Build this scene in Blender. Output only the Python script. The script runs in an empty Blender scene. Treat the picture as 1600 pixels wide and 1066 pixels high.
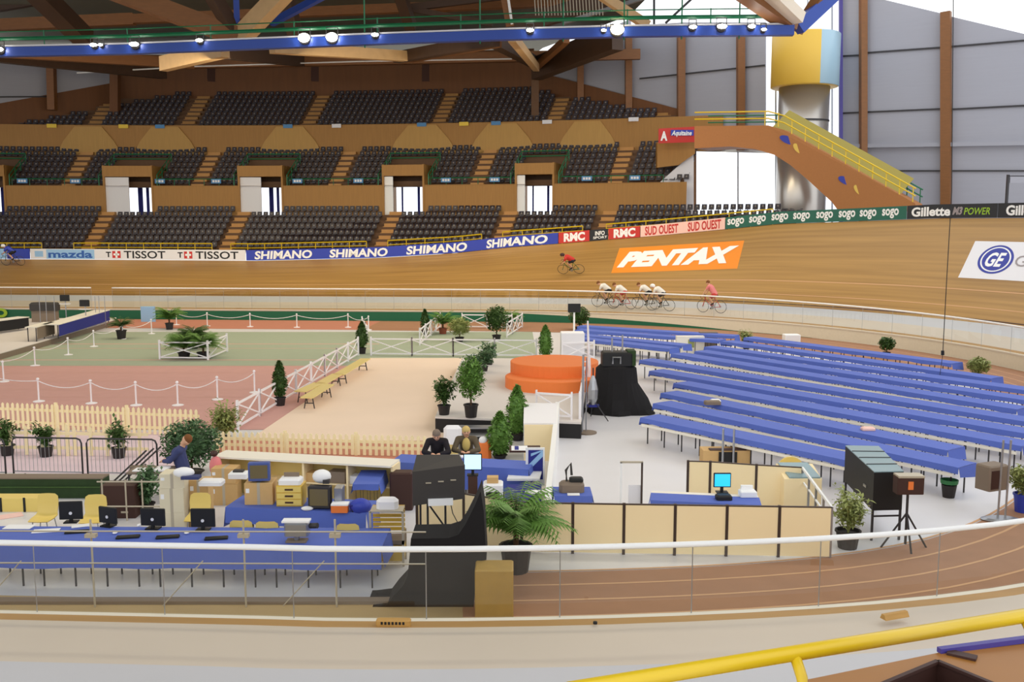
import bpy, bmesh, math, random
from mathutils import Vector, Matrix
random.seed(7)
PI = math.pi
C = bpy.context.scene.collection
# ------------------------------------------------------------------ camera
F = 1506.0; TH = math.atan(183/1506); CT, ST = math.cos(TH), math.sin(TH); H = 6.3
def ray(px, py):
    u = (px-800)/F; v = -(py-533)/F
    return Vector((u, CT+v*ST, -ST+v*CT))
def G(px, py, z=0.0):
    d = ray(px, py); t = (z-H)/d.z
    return Vector((d.x*t, d.y*t, z))
def WD(px, py, Y):
    d = ray(px, py); t = Y/d.y
    return Vector((d.x*t, Y, H+d.z*t))
def P(p):
    dz = p[2]-H; zc = p[1]*CT-dz*ST
    return (800+F*p[0]/zc, 533-F*(p[1]*ST+dz*CT)/zc)
# ------------------------------------------------------------------ materials
def lin(c):
    r = []
    for v in c:
        v = v/255
        r.append(v/12.92 if v <= .04045 else ((v+.055)/1.055)**2.4)
    return (*r, 1)
MATS = {}
def M(name, rgb=None, rough=.6, metal=0, noise=0, scale=8, emit=0, stretch=None, spec=.5, bump=0):
    if name in MATS: return MATS[name]
    m = bpy.data.materials.new(name); m.use_nodes = True; nt = m.node_tree; N = nt.nodes; L = nt.links
    b = N['Principled BSDF']; col = lin(rgb)
    b.inputs['Base Color'].default_value = col; b.inputs['Roughness'].default_value = rough
    b.inputs['Metallic'].default_value = metal; b.inputs['Specular IOR Level'].default_value = spec
    if noise or bump:
        tc = N.new('ShaderNodeTexCoord'); mp = N.new('ShaderNodeMapping'); nz = N.new('ShaderNodeTexNoise')
        mp.inputs['Scale'].default_value = stretch or (1, 1, 1)
        nz.inputs['Scale'].default_value = scale; nz.inputs['Detail'].default_value = 5
        L.new(tc.outputs['Object'], mp.inputs['Vector']); L.new(mp.outputs['Vector'], nz.inputs['Vector'])
        if noise:
            mx = N.new('ShaderNodeMix'); mx.data_type = 'RGBA'
            mx.inputs['A'].default_value = tuple(c*(1-noise) for c in col[:3])+(1,)
            mx.inputs['B'].default_value = tuple(min(1, c*(1+noise)) for c in col[:3])+(1,)
            L.new(nz.outputs['Fac'], mx.inputs['Factor']); L.new(mx.outputs['Result'], b.inputs['Base Color'])
        if bump:
            bp = N.new('ShaderNodeBump'); bp.inputs['Strength'].default_value = bump
            L.new(nz.outputs['Fac'], bp.inputs['Height']); L.new(bp.outputs['Normal'], b.inputs['Normal'])
    if emit:
        b.inputs['Emission Color'].default_value = col; b.inputs['Emission Strength'].default_value = emit
    MATS[name] = m; return m
def glass_mat(name, rgb, alpha, rough=.02):
    m = bpy.data.materials.new(name); m.use_nodes = True; nt = m.node_tree; N = nt.nodes; L = nt.links
    N.remove(N['Principled BSDF']); o = N['Material Output']
    tr = N.new('ShaderNodeBsdfTransparent'); tr.inputs['Color'].default_value = (*rgb, 1)
    gl = N.new('ShaderNodeBsdfGlossy'); gl.inputs['Roughness'].default_value = rough
    mx = N.new('ShaderNodeMixShader'); mx.inputs['Fac'].default_value = alpha
    L.new(tr.outputs[0], mx.inputs[1]); L.new(gl.outputs[0], mx.inputs[2]); L.new(mx.outputs[0], o.inputs['Surface'])
    MATS[name] = m; return m
glass_mat('clear_glass', (.9, .92, .9), .07)
glass_mat('window_glass', (.97, .98, 1), .04)
M('track_wood', (176, 134, 74), .5, noise=.22, scale=1.2, stretch=(.25, 3, 3))
M('band_cream', (206, 193, 176), .45, noise=.05, scale=.6)
M('band_blue', (196, 196, 200), .5, noise=.05, scale=.6)
M('conc_cream', (220, 212, 190), .7, noise=.06)
M('green_wall', (14, 98, 66), .6)
M('white', (240, 240, 238), .5)
M('white_cloth', (236, 234, 236), .8)
M('chalk', (222, 214, 196), .7)
M('rubber_brown', (162, 118, 88), .8, noise=.12, scale=2)
M('rubber_rose', (202, 154, 146), .8, noise=.06, scale=2)
M('rubber_green', (156, 166, 144), .8, noise=.06, scale=2)
M('rubber_red', (190, 126, 102), .8, noise=.06, scale=2)
M('tan_floor', (182, 156, 112), .8, noise=.12, scale=1.5)
M('line_pale', (206, 160, 118), .8)
M('line_rose', (208, 160, 148), .8)
M('vinyl_floor', (222, 220, 222), .35, noise=.05, scale=.7)
M('dance_floor', (242, 218, 196), .5, noise=.06, scale=.5)
M('lilac_carpet', (226, 204, 214), .8, noise=.04)
M('seat_dark', (44, 38, 46), .45)
M('seat_highlight', (128, 120, 112), .5)  # pale tone for the highlights painted on the seat backs
M('seat_back', (50, 44, 52), .45)
M('stand_brown', (98, 68, 42), .7, noise=.15, scale=3)
M('ply', (164, 118, 56), .6, noise=.15, scale=2, stretch=(4, 4, .3))
M('ply_light', (184, 142, 74), .6, noise=.12, scale=2, stretch=(4, 4, .3))
M('aisle_wood', (188, 138, 76), .6, noise=.12, scale=2)
M('back_wall', (112, 70, 36), .7, noise=.2, scale=1, stretch=(3, 3, .3))
M('rail_yellow', (226, 190, 30), .35)
M('rail_green', (18, 110, 70), .4)
M('panel_grey', (160, 160, 168), .6, noise=.04, scale=2, stretch=(.2, .2, 6))
M('glulam', (128, 82, 40), .55, noise=.2, scale=2, stretch=(1, 1, 4))
M('beam_pale', (222, 208, 188), .6)
M('glulam_light', (196, 160, 112), .55, noise=.15, scale=2)
M('glulam_dark', (70, 48, 32), .6, noise=.2, scale=2)
M('roof_grey', (100, 96, 78), .8, noise=.12, scale=.3)
M('blue_steel', (36, 70, 160), .4)
M('steel', (170, 172, 176), .35, .8)
M('galv', (190, 180, 160), .5, .3)
M('dark_steel', (60, 58, 60), .5, .4)
M('black', (14, 14, 16), .6)
M('black_cloth', (20, 18, 20), .95)
M('charcoal', (58, 54, 52), .7)
M('chrome_duct', (188, 182, 174), .28, .75)
M('drum_yellow', (226, 184, 70), .5)
M('drum_glass', (160, 190, 205), .25)
M('blue_cloth', (84, 106, 190), .75, noise=.05, scale=2)
M('blue_dark', (38, 44, 130), .8)
M('table_white', (236, 230, 216), .5)
M('panel_cream', (250, 228, 180), .6)
M('panel_post', (60, 44, 36), .5)
M('fence_white', (238, 234, 236), .5)
M('picket_cream', (244, 226, 178), .6)
M('bench_wood', (226, 204, 132), .5)
M('carpet_grey', (214, 206, 200), .9, noise=.04)
M('stage_black', (22, 18, 18), .7)
M('orange', (234, 124, 54), .6)
M('pot_black', (34, 28, 28), .6)
M('pot_terra', (140, 70, 44), .7)
M('leaf_dark', (66, 96, 40), .6, noise=.35, scale=20)
M('leaf_mid', (98, 138, 56), .6, noise=.35, scale=20)
M('leaf_pale', (150, 158, 92), .6, noise=.3, scale=20)
M('leaf_blue', (80, 112, 72), .6, noise=.35, scale=20)
M('bark', (84, 58, 36), .8)
M('chair_yellow', (232, 204, 112), .45)
M('carton', (206, 168, 112), .8, noise=.06)
M('printer', (222, 212, 184), .5)
M('screen_off', (112, 100, 70), .2)
M('crt_blue', (70, 88, 150), .5)
M('screen_blue', (40, 170, 235), .3, emit=.9)
M('screen_pale', (170, 215, 240), .3, emit=.9)
M('oak', (186, 142, 74), .6, noise=.2, scale=3, stretch=(1, 8, 8))
M('desk_brown', (160, 106, 44), .5, noise=.2, scale=2)
M('purple', (70, 60, 140), .5)
M('box_oak', (176, 140, 66), .6, noise=.15, scale=4)
M('skin', (214, 164, 132), .6)
M('hair_grey', (128, 112, 98), .9)
M('hair_blond', (206, 178, 110), .9)
M('hair_brown', (120, 74, 34), .9)
M('jacket_black', (26, 20, 26), .9)
M('shirt_gold', (206, 180, 104), .9)
M('jacket_olive', (92, 80, 60), .9)
M('jersey_white', (228, 224, 214), .8)
M('jersey_pink', (224, 130, 130), .8)
M('jersey_red', (196, 50, 40), .8)
M('shorts_black', (30, 30, 36), .8)
M('shorts_red', (190, 60, 50), .8)
M('jacket_blue', (58, 66, 110), .9)
M('trousers', (44, 48, 76), .9)
M('wheel_grey', (180, 172, 160), .4, .4)
M('lamp_glow', (255, 250, 240), .3, emit=30)
M('lamp_warm', (255, 236, 190), .3, emit=22)
M('red', (196, 44, 36), .5)
M('pink_board', (244, 200, 186), .5)
M('ad_blue', (44, 62, 170), .5)
M('ad_green', (24, 96, 78), .5)
M('ad_black', (24, 26, 32), .5)
M('ad_sky', (150, 190, 226), .5)
M('ad_white', (226, 224, 226), .5)
M('ad_orange', (238, 140, 36), .5)
M('logo_blue', (40, 90, 170), .5)
M('ge_blue', (40, 52, 150), .5)
M('lime', (150, 190, 40), .5)
M('grey_text', (150, 140, 140), .5)
M('hedge_green', (40, 62, 28), .9, noise=.3, scale=6)
M('paper', (240, 240, 240), .8)
M('gold', (214, 176, 70), .4)
M('umber', (62, 34, 26), .6)
M('sign_blue', (70, 130, 180), .5)
M('tail_green', (40, 110, 60), .5)
M('case_top', (140, 164, 170), .35)
M('taupe', (128, 112, 96), .7)
# ------------------------------------------------------------------ builders
class MB:
    def __init__(s): s.v = []; s.f = []; s.m = []; s.mi = 0; s.T = Matrix.Identity(4)
    def add(s, vs, fs):
        n = len(s.v); s.v += [s.T @ Vector(v) for v in vs]
        s.f += [tuple(i+n for i in f) for f in fs]; s.m += [s.mi]*len(fs); return s
    def box(s, x0, y0, z0, x1, y1, z1):
        return s.add([(x0,y0,z0),(x1,y0,z0),(x1,y1,z0),(x0,y1,z0),(x0,y0,z1),(x1,y0,z1),(x1,y1,z1),(x0,y1,z1)],
                     [(0,3,2,1),(4,5,6,7),(0,1,5,4),(1,2,6,5),(2,3,7,6),(3,0,4,7)])
    def bb(s, x0, y0, z0, x1, y1, z1, b=.02):      # box with chamfered vertical+top edges
        pr = lambda k: [(x0+b+k*0,y0),(x1-b,y0),(x1,y0+b),(x1,y1-b),(x1-b,y1),(x0+b,y1),(x0,y1-b),(x0,y0+b)]
        V = [(x,y,z0) for x,y in pr(0)]+[(x,y,z1-b) for x,y in pr(0)]
        cx,cy=(x0+x1)/2,(y0+y1)/2; fx=1-2*b/max(x1-x0,1e-6); fy=1-2*b/max(y1-y0,1e-6)
        V += [(cx+(x-cx)*fx, cy+(y-cy)*fy, z1) for x,y in pr(0)]
        fs=[tuple(range(7,-1,-1)), tuple(range(16,24))]
        for L in (0,8):
            for i in range(8): j=(i+1)%8; fs.append((L+i,L+j,L+8+j,L+8+i))
        return s.add(V, fs)
    def prism(s, pts, z0, z1):
        n = len(pts); a = sum(pts[i][0]*pts[(i+1)%n][1]-pts[(i+1)%n][0]*pts[i][1] for i in range(n))
        if a < 0: pts = pts[::-1]
        return s.add([(p[0],p[1],z0) for p in pts]+[(p[0],p[1],z1) for p in pts],
                     [tuple(range(n-1,-1,-1)), tuple(range(n,2*n))]+[(i,(i+1)%n,n+(i+1)%n,n+i) for i in range(n)])
    def tube(s, pts, r, n=6, r2=None):
        pts = [Vector(p) for p in pts]; k = len(pts); rings = []
        for i, p in enumerate(pts):
            d = (pts[min(i+1,k-1)]-pts[max(i-1,0)]).normalized()
            a = d.cross(Vector((0,0,1)));
            if a.length < .05: a = d.cross(Vector((1,0,0)))
            a.normalize(); b = d.cross(a)
            rr = r if r2 is None else r+(r2-r)*i/(k-1)
            rings.append([p+a*math.cos(2*PI*j/n)*rr+b*math.sin(2*PI*j/n)*rr for j in range(n)])
        V = [v for R in rings for v in R]; fs = []
        for i in range(k-1):
            for j in range(n): q=(j+1)%n; fs.append((i*n+j,i*n+q,(i+1)*n+q,(i+1)*n+j))
        fs += [tuple(range(n-1,-1,-1)), tuple((k-1)*n+j for j in range(n))]
        return s.add(V, fs)
    def beam(s, a, b, w, h):
        a = Vector(a); b = Vector(b); d = (b-a).normalized(); u = d.cross(Vector((0,0,1)))
        if u.length < .05: u = Vector((1,0,0))
        u.normalize(); v = d.cross(u); V = []
        for p in (a, b):
            for i, j in ((-1,-1),(1,-1),(1,1),(-1,1)): V.append(p+u*i*w/2+v*j*h/2)
        return s.add(V, [(0,1,2,3),(7,6,5,4),(0,4,5,1),(1,5,6,2),(2,6,7,3),(3,7,4,0)])
    def lathe(s, prof, n=16, cx=0, cy=0):
        V = []; fs = []
        for r, z in prof:
            for j in range(n): V.append((cx+r*math.cos(2*PI*j/n), cy+r*math.sin(2*PI*j/n), z))
        for i in range(len(prof)-1):
            for j in range(n): q=(j+1)%n; fs.append((i*n+j,i*n+q,(i+1)*n+q,(i+1)*n+j))
        fs += [tuple(range(n-1,-1,-1)), tuple((len(prof)-1)*n+j for j in range(n))]
        return s.add(V, fs)
    def ball(s, c, r, sc=(1,1,1), n=10, m=7):
        V = []; fs = []
        for i in range(m+1):
            t = PI*i/m
            for j in range(n): V.append((c[0]+r*sc[0]*math.sin(t)*math.cos(2*PI*j/n), c[1]+r*sc[1]*math.sin(t)*math.sin(2*PI*j/n), c[2]-r*sc[2]*math.cos(t)))
        for i in range(m):
            for j in range(n): q=(j+1)%n; fs.append((i*n+j,i*n+q,(i+1)*n+q,(i+1)*n+j))
        return s.add(V, fs)
    def build(s, name, mat, parent=None, loc=None, rz=0, smooth=False):
        me = bpy.data.meshes.new(name); me.from_pydata([tuple(v) for v in s.v], [], s.f)
        ms = mat if isinstance(mat, (list, tuple)) else [mat]
        for m in ms: me.materials.append(MATS[m])
        for p, mi in zip(me.polygons, s.m): p.material_index = mi; p.use_smooth = smooth
        me.update(); o = bpy.data.objects.new(name, me); C.objects.link(o)
        if parent: o.parent = parent
        if loc is not None: o.location = loc
        o.rotation_euler.z = rz
        return o
def tag(o, label=None, cat=None, group=None, kind=None):
    if label: o['label'] = label
    if cat: o['category'] = cat
    if group: o['group'] = group
    if kind: o['kind'] = kind
    return o
def thing(name, label, cat, loc=(0,0,0), rz=0, group=None):
    o = bpy.data.objects.new(name, None); o.empty_display_size = .2; C.objects.link(o)
    o.location = loc; o.rotation_euler.z = rz; return tag(o, label, cat, group)
def struct(mb, name, mat, label=None, smooth=False):
    o = mb.build(name, mat, smooth=smooth); tag(o, label, None, None, 'structure'); return o
def dup(root, label=None, loc=None, rz=None, group=None):
    def cp(o, par):
        c = o.copy(); C.objects.link(c)
        if par: c.parent = par
        for ch in list(o.children): cp(ch, c)
        return c
    c = cp(root, None)
    if label: c['label'] = label
    if loc is not None: c.location = loc
    if rz is not None: c.rotation_euler.z = rz
    if group: c['group'] = group
    return c
def text_mesh(txt, bold=0, shear=0, space=1.0):
    cu = bpy.data.curves.new('lettering', 'FONT'); cu.body = txt; cu.offset = bold; cu.shear = shear; cu.space_character = space
    cu.resolution_u = 3; cu.align_x = 'LEFT'
    ob = bpy.data.objects.new('lettering', cu); C.objects.link(ob)
    bpy.context.view_layer.update()
    me = bpy.data.meshes.new_from_object(ob.evaluated_get(bpy.context.evaluated_depsgraph_get()))
    bpy.data.objects.remove(ob)
    V = [(v.co.x, v.co.y) for v in me.vertices]; fs = [tuple(p.vertices) for p in me.polygons]
    bpy.data.meshes.remove(me)
    x0 = min(v[0] for v in V); x1 = max(v[0] for v in V); y0 = min(v[1] for v in V); y1 = max(v[1] for v in V)
    return [((x-x0)/(x1-x0), (y-y0)/(y1-y0)) for x, y in V], fs
# ------------------------------------------------------------------ track geometry
CX, CY, RR = -2.3, 37.7, 24.5
A0 = math.radians(86); A1 = math.radians(-93); L1 = 70.0; L2 = 26.0
PA = Vector((CX+RR*math.cos(A0), CY+RR*math.sin(A0))); DA = Vector((math.sin(A0), -math.cos(A0)))
LA = RR*(A0-A1)
PB = Vector((CX+RR*math.cos(A1), CY+RR*math.sin(A1))); DB = Vector((math.sin(A1), -math.cos(A1)))
SMAX = L1+LA+L2
def inner(s):
    if s < L1: return PA-DA*(L1-s), Vector((math.cos(A0), math.sin(A0)))
    if s < L1+LA:
        a = A0-(s-L1)/RR; q = RR+.95*math.exp(-((math.degrees(a)+62)/16)**2); return Vector((CX+q*math.cos(a), CY+q*math.sin(a))), Vector((math.cos(a), math.sin(a)))
    return PB+DB*(s-L1-LA), Vector((math.cos(A1), math.sin(A1)))
ZO = [(0,3.6),(34,3.55),(50,3.48),(59.5,3.72),(65.5,4.1),(72.5,4.85),(77.4,5.42),(82.1,6.05),(84,6.3),(91.5,6.62),(122,6.62),(134,4.4),(141,3.3),(400,3.2)]
def zout(s):
    for (a, za), (b, zb) in zip(ZO, ZO[1:]):
        if s <= b:
            t = max(0, (s-a)/(b-a)); return za+(zb-za)*t
    return ZO[-1][1]
WB = 4.0; WW = 7.3; ZW = .7; ZB = 1.28
def track(s, t, up=0.0):          # t in metres across the surface from the inner wall
    p, n = inner(s)
    rise = zout(s)-ZB; hz = math.sqrt(WW*WW-rise*rise)
    if t <= WB:
        h = t; z = ZW+(ZB-ZW)*t/WB; nn = Vector((-n.x*.14, -n.y*.14, 1))
    else:
        k = (t-WB)/WW; h = WB+hz*k; z = ZB+rise*k; nn = Vector((-n.x*rise/WW, -n.y*rise/WW, hz/WW))
    q = Vector((p.x+n.x*h, p.y+n.y*h, z))
    return q+nn*up
def outer(s, z):
    q = track(s, WB+WW); return Vector((q.x, q.y, q.z+z))
def s_at(px, f, lo=5.0, hi=112.0):
    for _ in range(60):
        m = (lo+hi)/2
        if P(f(m))[0] < px: lo = m
        else: hi = m
    return (lo+hi)/2
def hit(px, py, s0=70.0, t0=5.0):
    s, t = s0, t0
    s = s_at(px, lambda q: track(q, t))
    for _ in range(40):
        a = P(track(s, t)); e = 1e-2
        b = P(track(s+e, t)); c = P(track(s, t+e))
        J = [[(b[0]-a[0])/e, (c[0]-a[0])/e], [(b[1]-a[1])/e, (c[1]-a[1])/e]]
        rx, ry = px-a[0], py-a[1]; D = J[0][0]*J[1][1]-J[0][1]*J[1][0]
        ds = (rx*J[1][1]-ry*J[0][1])/D; dt = (J[0][0]*ry-J[1][0]*rx)/D
        s += max(-2, min(2, ds)); t += max(-.6, min(.6, dt)); t = max(.1, min(WB+WW, t))
    return s, t
def frange(a, b, st):
    n = max(1, int(math.ceil((b-a)/st))); return [a+(b-a)*i/n for i in range(n+1)]
def strip(f, a, b, st, smax=None):     # surface from curve function f(s)-> list of points
    mb = MB(); V = []; S = frange(a, b, st); k = 0
    for s in S:
        row = f(s); k = len(row); V += row
    fs = [(i*k+j, (i+1)*k+j, (i+1)*k+j+1, i*k+j+1) for i in range(len(S)-1) for j in range(k-1)]
    mb.add(V, fs); return mb
# floor ------------------------------------------------------------
mb = MB(); mb.box(-95, -6, -.3, 60, 112, 0); struct(mb, 'floor', 'vinyl_floor')
def off(s, d, z=0):
    p, n = inner(s); return Vector((p.x-n.x*d, p.y-n.y*d, z))
def rw(s): return 5.6 if s < 85 else max(3.7, 5.6-(s-85)*.065)
SLE = L1+LA-2.9
o = struct(strip(lambda s: [off(s,.02,.006), off(s,rw(s),.006)], 62, SLE, 1), 'running_track', 'rubber_brown')
mb = MB()
for d in (.95, 1.7, 2.38, 3.07, 3.76):
    q = strip(lambda s: [off(s,d-.03,.009), off(s,d+.03,.009)], 62, SLE, 1); mb.add(q.v, q.f)
struct(mb, 'running_track_lines', 'line_pale')
struct(strip(lambda s: [off(s,.02,.006), off(s,2.3,.006)], SLE, SMAX, 1), 'tan_floor_strip', 'tan_floor')
# left field: bands of coloured sports floor parallel to the far straight
def band(name, y0, y1, mat, z=.006, x1=-6.4):
    m = MB(); a0 = 64.4; 
    m.add([(-60, y0+.0, z), (x1, y0, z), (x1, y1, z), (-60, y1, z)], [(0,1,2,3)])
    return struct(m, name, mat)
def YF(py): return G(400, py).y
o = struct(strip(lambda s: [off(s,.02,.007), off(s,5.4,.007)], 5, 62, 3), 'sports_floor_red', 'rubber_red')
band('sports_floor_green', YF(572), YF(519), 'rubber_green', .009, 1.2)
band('sports_floor_rose', YF(672), YF(572), 'rubber_rose', .008)
for i, (py, w, m) in enumerate([(538,.2,'line_rose'),(563,.2,'line_rose'),(573,.12,'line_rose'),(583,.08,'line_rose'),(596,.08,'line_rose'),(609,.07,'line_rose'),(621,.07,'line_rose'),(545,.1,'line_rose')]):
    band('sports_floor_line', YF(py)-w/2, YF(py)+w/2, m, .012, -7)
# pink floor between the picket fences and cream podium floor
mb = MB(); mb.prism([G(395,684)[:2], G(578,560)[:2], G(722,560)[:2], G(722,640)[:2], G(722,700)[:2], G(380,700)[:2]], 0, .014); struct(mb, 'podium_floor', 'dance_floor')
mb = MB(); mb.prism([G(-260,735)[:2], G(250,742)[:2], G(340,710)[:2], G(300,676)[:2], G(-260,672)[:2]], 0, .012); struct(mb, 'carpet', 'lilac_carpet')
# near side brown strip left is part of the running track
# track ------------------------------------------------------------
struct(strip(lambda s: [track(s,t) for t in (0,.4)], 0, SMAX, 1), 'track_edge', 'track_wood')
struct(strip(lambda s: [track(s,t) for t in (.4,2.2)], 0, SMAX, 1), 'track_apron', 'band_cream', smooth=True)
struct(strip(lambda s: [track(s,t) for t in (2.2,WB)], 0, SMAX, 1), 'track_blue_band', 'band_blue', smooth=True)
def woodrow(s): return [track(s, WB+WW*i/6) for i in range(7)]
tw = strip(woodrow, 0, SMAX, 1)
o = struct(tw, 'cycling_track', 'track_wood', smooth=True)
# planking that follows the track: uv in metres along / across
me = o.data; uvl = me.uv_layers.new(name='planks'); S = frange(0, SMAX, 1)
for p in me.polygons:
    for li, vi in zip(p.loop_indices, p.vertices): uvl.data[li].uv = (S[vi//7], (vi % 7)*WW/6)
m = bpy.data.materials.new('track_planks'); m.use_nodes = True; nt = m.node_tree; N = nt.nodes; L = nt.links; b = N['Principled BSDF']
uv = N.new('ShaderNodeUVMap'); uv.uv_map = 'planks'; mp = N.new('ShaderNodeMapping'); mp.inputs['Scale'].default_value = (.06, 2.2, 1)
nz = N.new('ShaderNodeTexNoise'); nz.inputs['Scale'].default_value = 2; nz.inputs['Detail'].default_value = 6
mp2 = N.new('ShaderNodeMapping'); mp2.inputs['Scale'].default_value = (.03, .12, 1); nz2 = N.new('ShaderNodeTexNoise'); nz2.inputs['Scale'].default_value = 2
cr = N.new('ShaderNodeValToRGB'); cr.color_ramp.elements[0].position = .3; cr.color_ramp.elements[0].color = lin((138,102,52)); cr.color_ramp.elements[1].position = .72; cr.color_ramp.elements[1].color = lin((186,144,80))
mxx = N.new('ShaderNodeMix'); mxx.data_type = 'FLOAT'; mxx.inputs['Factor'].default_value = .45
L.new(uv.outputs[0], mp.inputs[0]); L.new(mp.outputs[0], nz.inputs[0]); L.new(uv.outputs[0], mp2.inputs[0]); L.new(mp2.outputs[0], nz2.inputs[0])
L.new(nz.outputs['Fac'], mxx.inputs['A']); L.new(nz2.outputs['Fac'], mxx.inputs['B']); L.new(mxx.outputs['Result'], cr.inputs[0]); L.new(cr.outputs[0], b.inputs['Base Color'])
b.inputs['Roughness'].default_value = .45; me.materials[0] = m; MATS['track_planks'] = m
for t, w, mt in ((WB+.2,.06,'umber'), (WB+2.1,.06,'line_pale'), (WB+.95,.05,'line_pale')):
    struct(strip(lambda s: [track(s,t-w/2,.006), track(s,t+w/2,.006)], 0, SMAX, 1), 'track_line', mt)
# underside so the track is solid from the stand side
struct(strip(lambda s: [track(s,WB+WW), Vector((*track(s,WB+WW).xy, -.0))], 0, 128, 1), 'track_outer_face', 'stand_brown')
# inner wall
def rz_(s): return 2.08 if s < 70 else max(1.74, 2.08-(s-70)*.006)
def gh(s): return .6 if s < 70 else max(0.02, .6*(1-(s-70)/16))
struct(strip(lambda s: [off(s,0,0), off(s,0,gh(s))], 0, 90, 1), 'track_wall_green', 'green_wall')
struct(strip(lambda s: [off(s,0,gh(s) if s < 90 else 0), off(s,0,ZW)], 0, SMAX, 1), 'track_wall_cream', 'conc_cream')
struct(strip(lambda s: [off(s,.04,ZW-.05), off(s,.04,ZW+.01), off(s,-.08,ZW+.012)], 0, SMAX, 1), 'track_wall_coping', 'chalk')
# balustrades: handrail on glass
SG0 = s_at(142, lambda s: off(s,0,rz_(s))); SG1 = s_at(175, lambda s: off(s,0,rz_(s)))
for lab, a, b in (('white topped glass balustrade along the far straight, left of the gate gap', 0, SG0),
                  ('white topped glass balustrade running from the gate gap round the bend to the foreground', SG1, SMAX)):
    t = thing('glass_balustrade', lab, 'railing', off((a+b)/2,0,ZW))
    base = Vector(t.location)
    m = MB(); m.tube([off(s,0,rz_(s))-base for s in frange(a,b,1)], .045, 8); m.build('handrail', 'white', t, smooth=True)
    m = strip(lambda s: [off(s,0,ZW+.02)-base, off(s,0,rz_(s)-.04)-base], a, b, 1); m.build('glass_pane', 'clear_glass', t)
    for s in frange(a, b, 1.9)[:99]: MB().tube([off(s,0,ZW)-base, off(s,0,rz_(s)-.02)-base], .008, 4).build('post', 'steel', t)
# ------------------------------------------------------------------ advertising boards
def board(px0, px1, mat, label, writing, h=.82):
    f = lambda s: outer(s, .4)
    a, b = s_at(px0, f), s_at(px1, f)
    if px0 < -30: a = 12
    t = thing('advertising_board', label, 'advertising board', outer((a+b)/2, 0), 0, 'boards along the top edge of the track')
    base = Vector(t.location)
    def face(s, z, d=0):
        q = outer(s, z); n = inner(s)[1]; return q-Vector((n.x,n.y,0))*d-base
    S = frange(a, b, .6); V = []; fs = []
    for s in S: V += [face(s,.02,0), face(s,h,0), face(s,h,.05), face(s,.02,.05)]
    for i in range(len(S)-1):
        for j in range(4): k=(j+1)%4; fs.append((4*i+j,4*i+k,4*i+4+k,4*i+4+j))
    fs += [(0,1,2,3), (len(V)-1,len(V)-2,len(V)-3,len(V)-4)]
    MB().add(V, fs).build('panel', mat, t)
    for (txt, x0, x1, z0, z1, tm, bold, shear) in writing:
        sa, sb = s_at(x0, f), s_at(x1, f)
        m = MB()
        if txt.startswith('#'):
            V = [face(sa+(sb-sa)*u, z0+(z1-z0)*v, .056) for u, v in ((0,0),(1,0),(1,1),(0,1))]; m.add(V, [(0,1,2,3)])
            if txt == '#+':
                m = MB(); w = (sb-sa)
                for (u0,u1,v0,v1) in ((.38,.62,.1,.9),(.15,.85,.38,.62)):
                    m.add([face(sa+w*u, z0+(z1-z0)*v, .062) for u, v in ((u0,v0),(u1,v0),(u1,v1),(u0,v1))], [(0,1,2,3)])
            m.build('emblem', tm, t)
        else:
            vs, tf = text_mesh(txt, bold, shear)
            m.add([face(sa+(sb-sa)*u, z0+(z1-z0)*v, .059) for u, v in vs], tf); m.build('lettering', tm, t)
board(-40, 10, 'ad_sky', 'pale blue board at the far left end of the track edge', [])
board(11, 47, 'ad_blue', 'short plain blue board at the left beside the white board', [])
board(48, 384, 'ad_white', 'long white board with three names, two of them black with a red cross',
      [('#', 73, 148, .05, .78, 'ad_sky', 0, 0), ('#', 55, 68, .2, .65, 'ad_sky', 0, 0), ('mazda', 76, 145, .12, .7, 'logo_blue', .03, 0),
       ('T', 166, 174, .2, .62, 'black', .03, 0), ('#', 176, 189, .14, .68, 'red', 0, 0), ('#+', 176, 189, .1, .74, 'white', 0, 0), ('TISSOT', 194, 259, .12, .7, 'black', .015, 0),
       ('T', 278, 286, .2, .62, 'black', .03, 0), ('#', 288, 301, .14, .68, 'red', 0, 0), ('#+', 288, 301, .1, .74, 'white', 0, 0), ('TISSOT', 306, 373, .12, .7, 'black', .015, 0)])
board(385, 872, 'ad_blue', 'very long royal blue board with the same white name four times',
      [('SHIMANO', a, b, .1, .74, 'white', .035, .1) for a, b in ((398,488),(515,606),(635,730),(760,856))])
board(873, 921, 'red', 'red board with white capitals next to the blue board', [('RMC', 881, 914, .1, .74, 'white', .05, 0)])
board(922, 950, 'ad_black', 'small black board between the two red boards', [('INFO', 930, 945, .38, .7, 'white', .03, 0), ('SPORT', 927, 949, .14, .32, 'white', .02, 0)])
board(951, 1000, 'red', 'red board with white capitals beside the pale pink board', [('RMC', 959, 993, .1, .74, 'white', .05, 0)])
board(1001, 1133, 'pink_board', 'pale pink board with red capitals', [('SUD OUEST', 1008, 1060, .1, .74, 'red', .03, 0), ('SUD OUEST', 1075, 1127, .1, .74, 'red', .03, 0)])
board(1134, 1417, 'ad_green', 'dark green board with eight small white names', [('sogo', c-13, c+13, .1, .7, 'white', .03, 0) for c in (1150,1184,1219,1253,1289,1324,1357,1392)])
board(1418, 1559, 'ad_black', 'black board with white and lime lettering', [('Gillette', 1425, 1486, .14, .7, 'white', .035, 0), ('M3', 1489, 1505, .2, .66, 'grey_text', .05, .3), ('POWER', 1507, 1548, .2, .6, 'lime', .01, .2)])
board(1560, 1690, 'ad_black', 'black board cut off by the right edge of the view', [('Gillette', 1573, 1634, .14, .7, 'white', .035, 0)])
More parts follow.
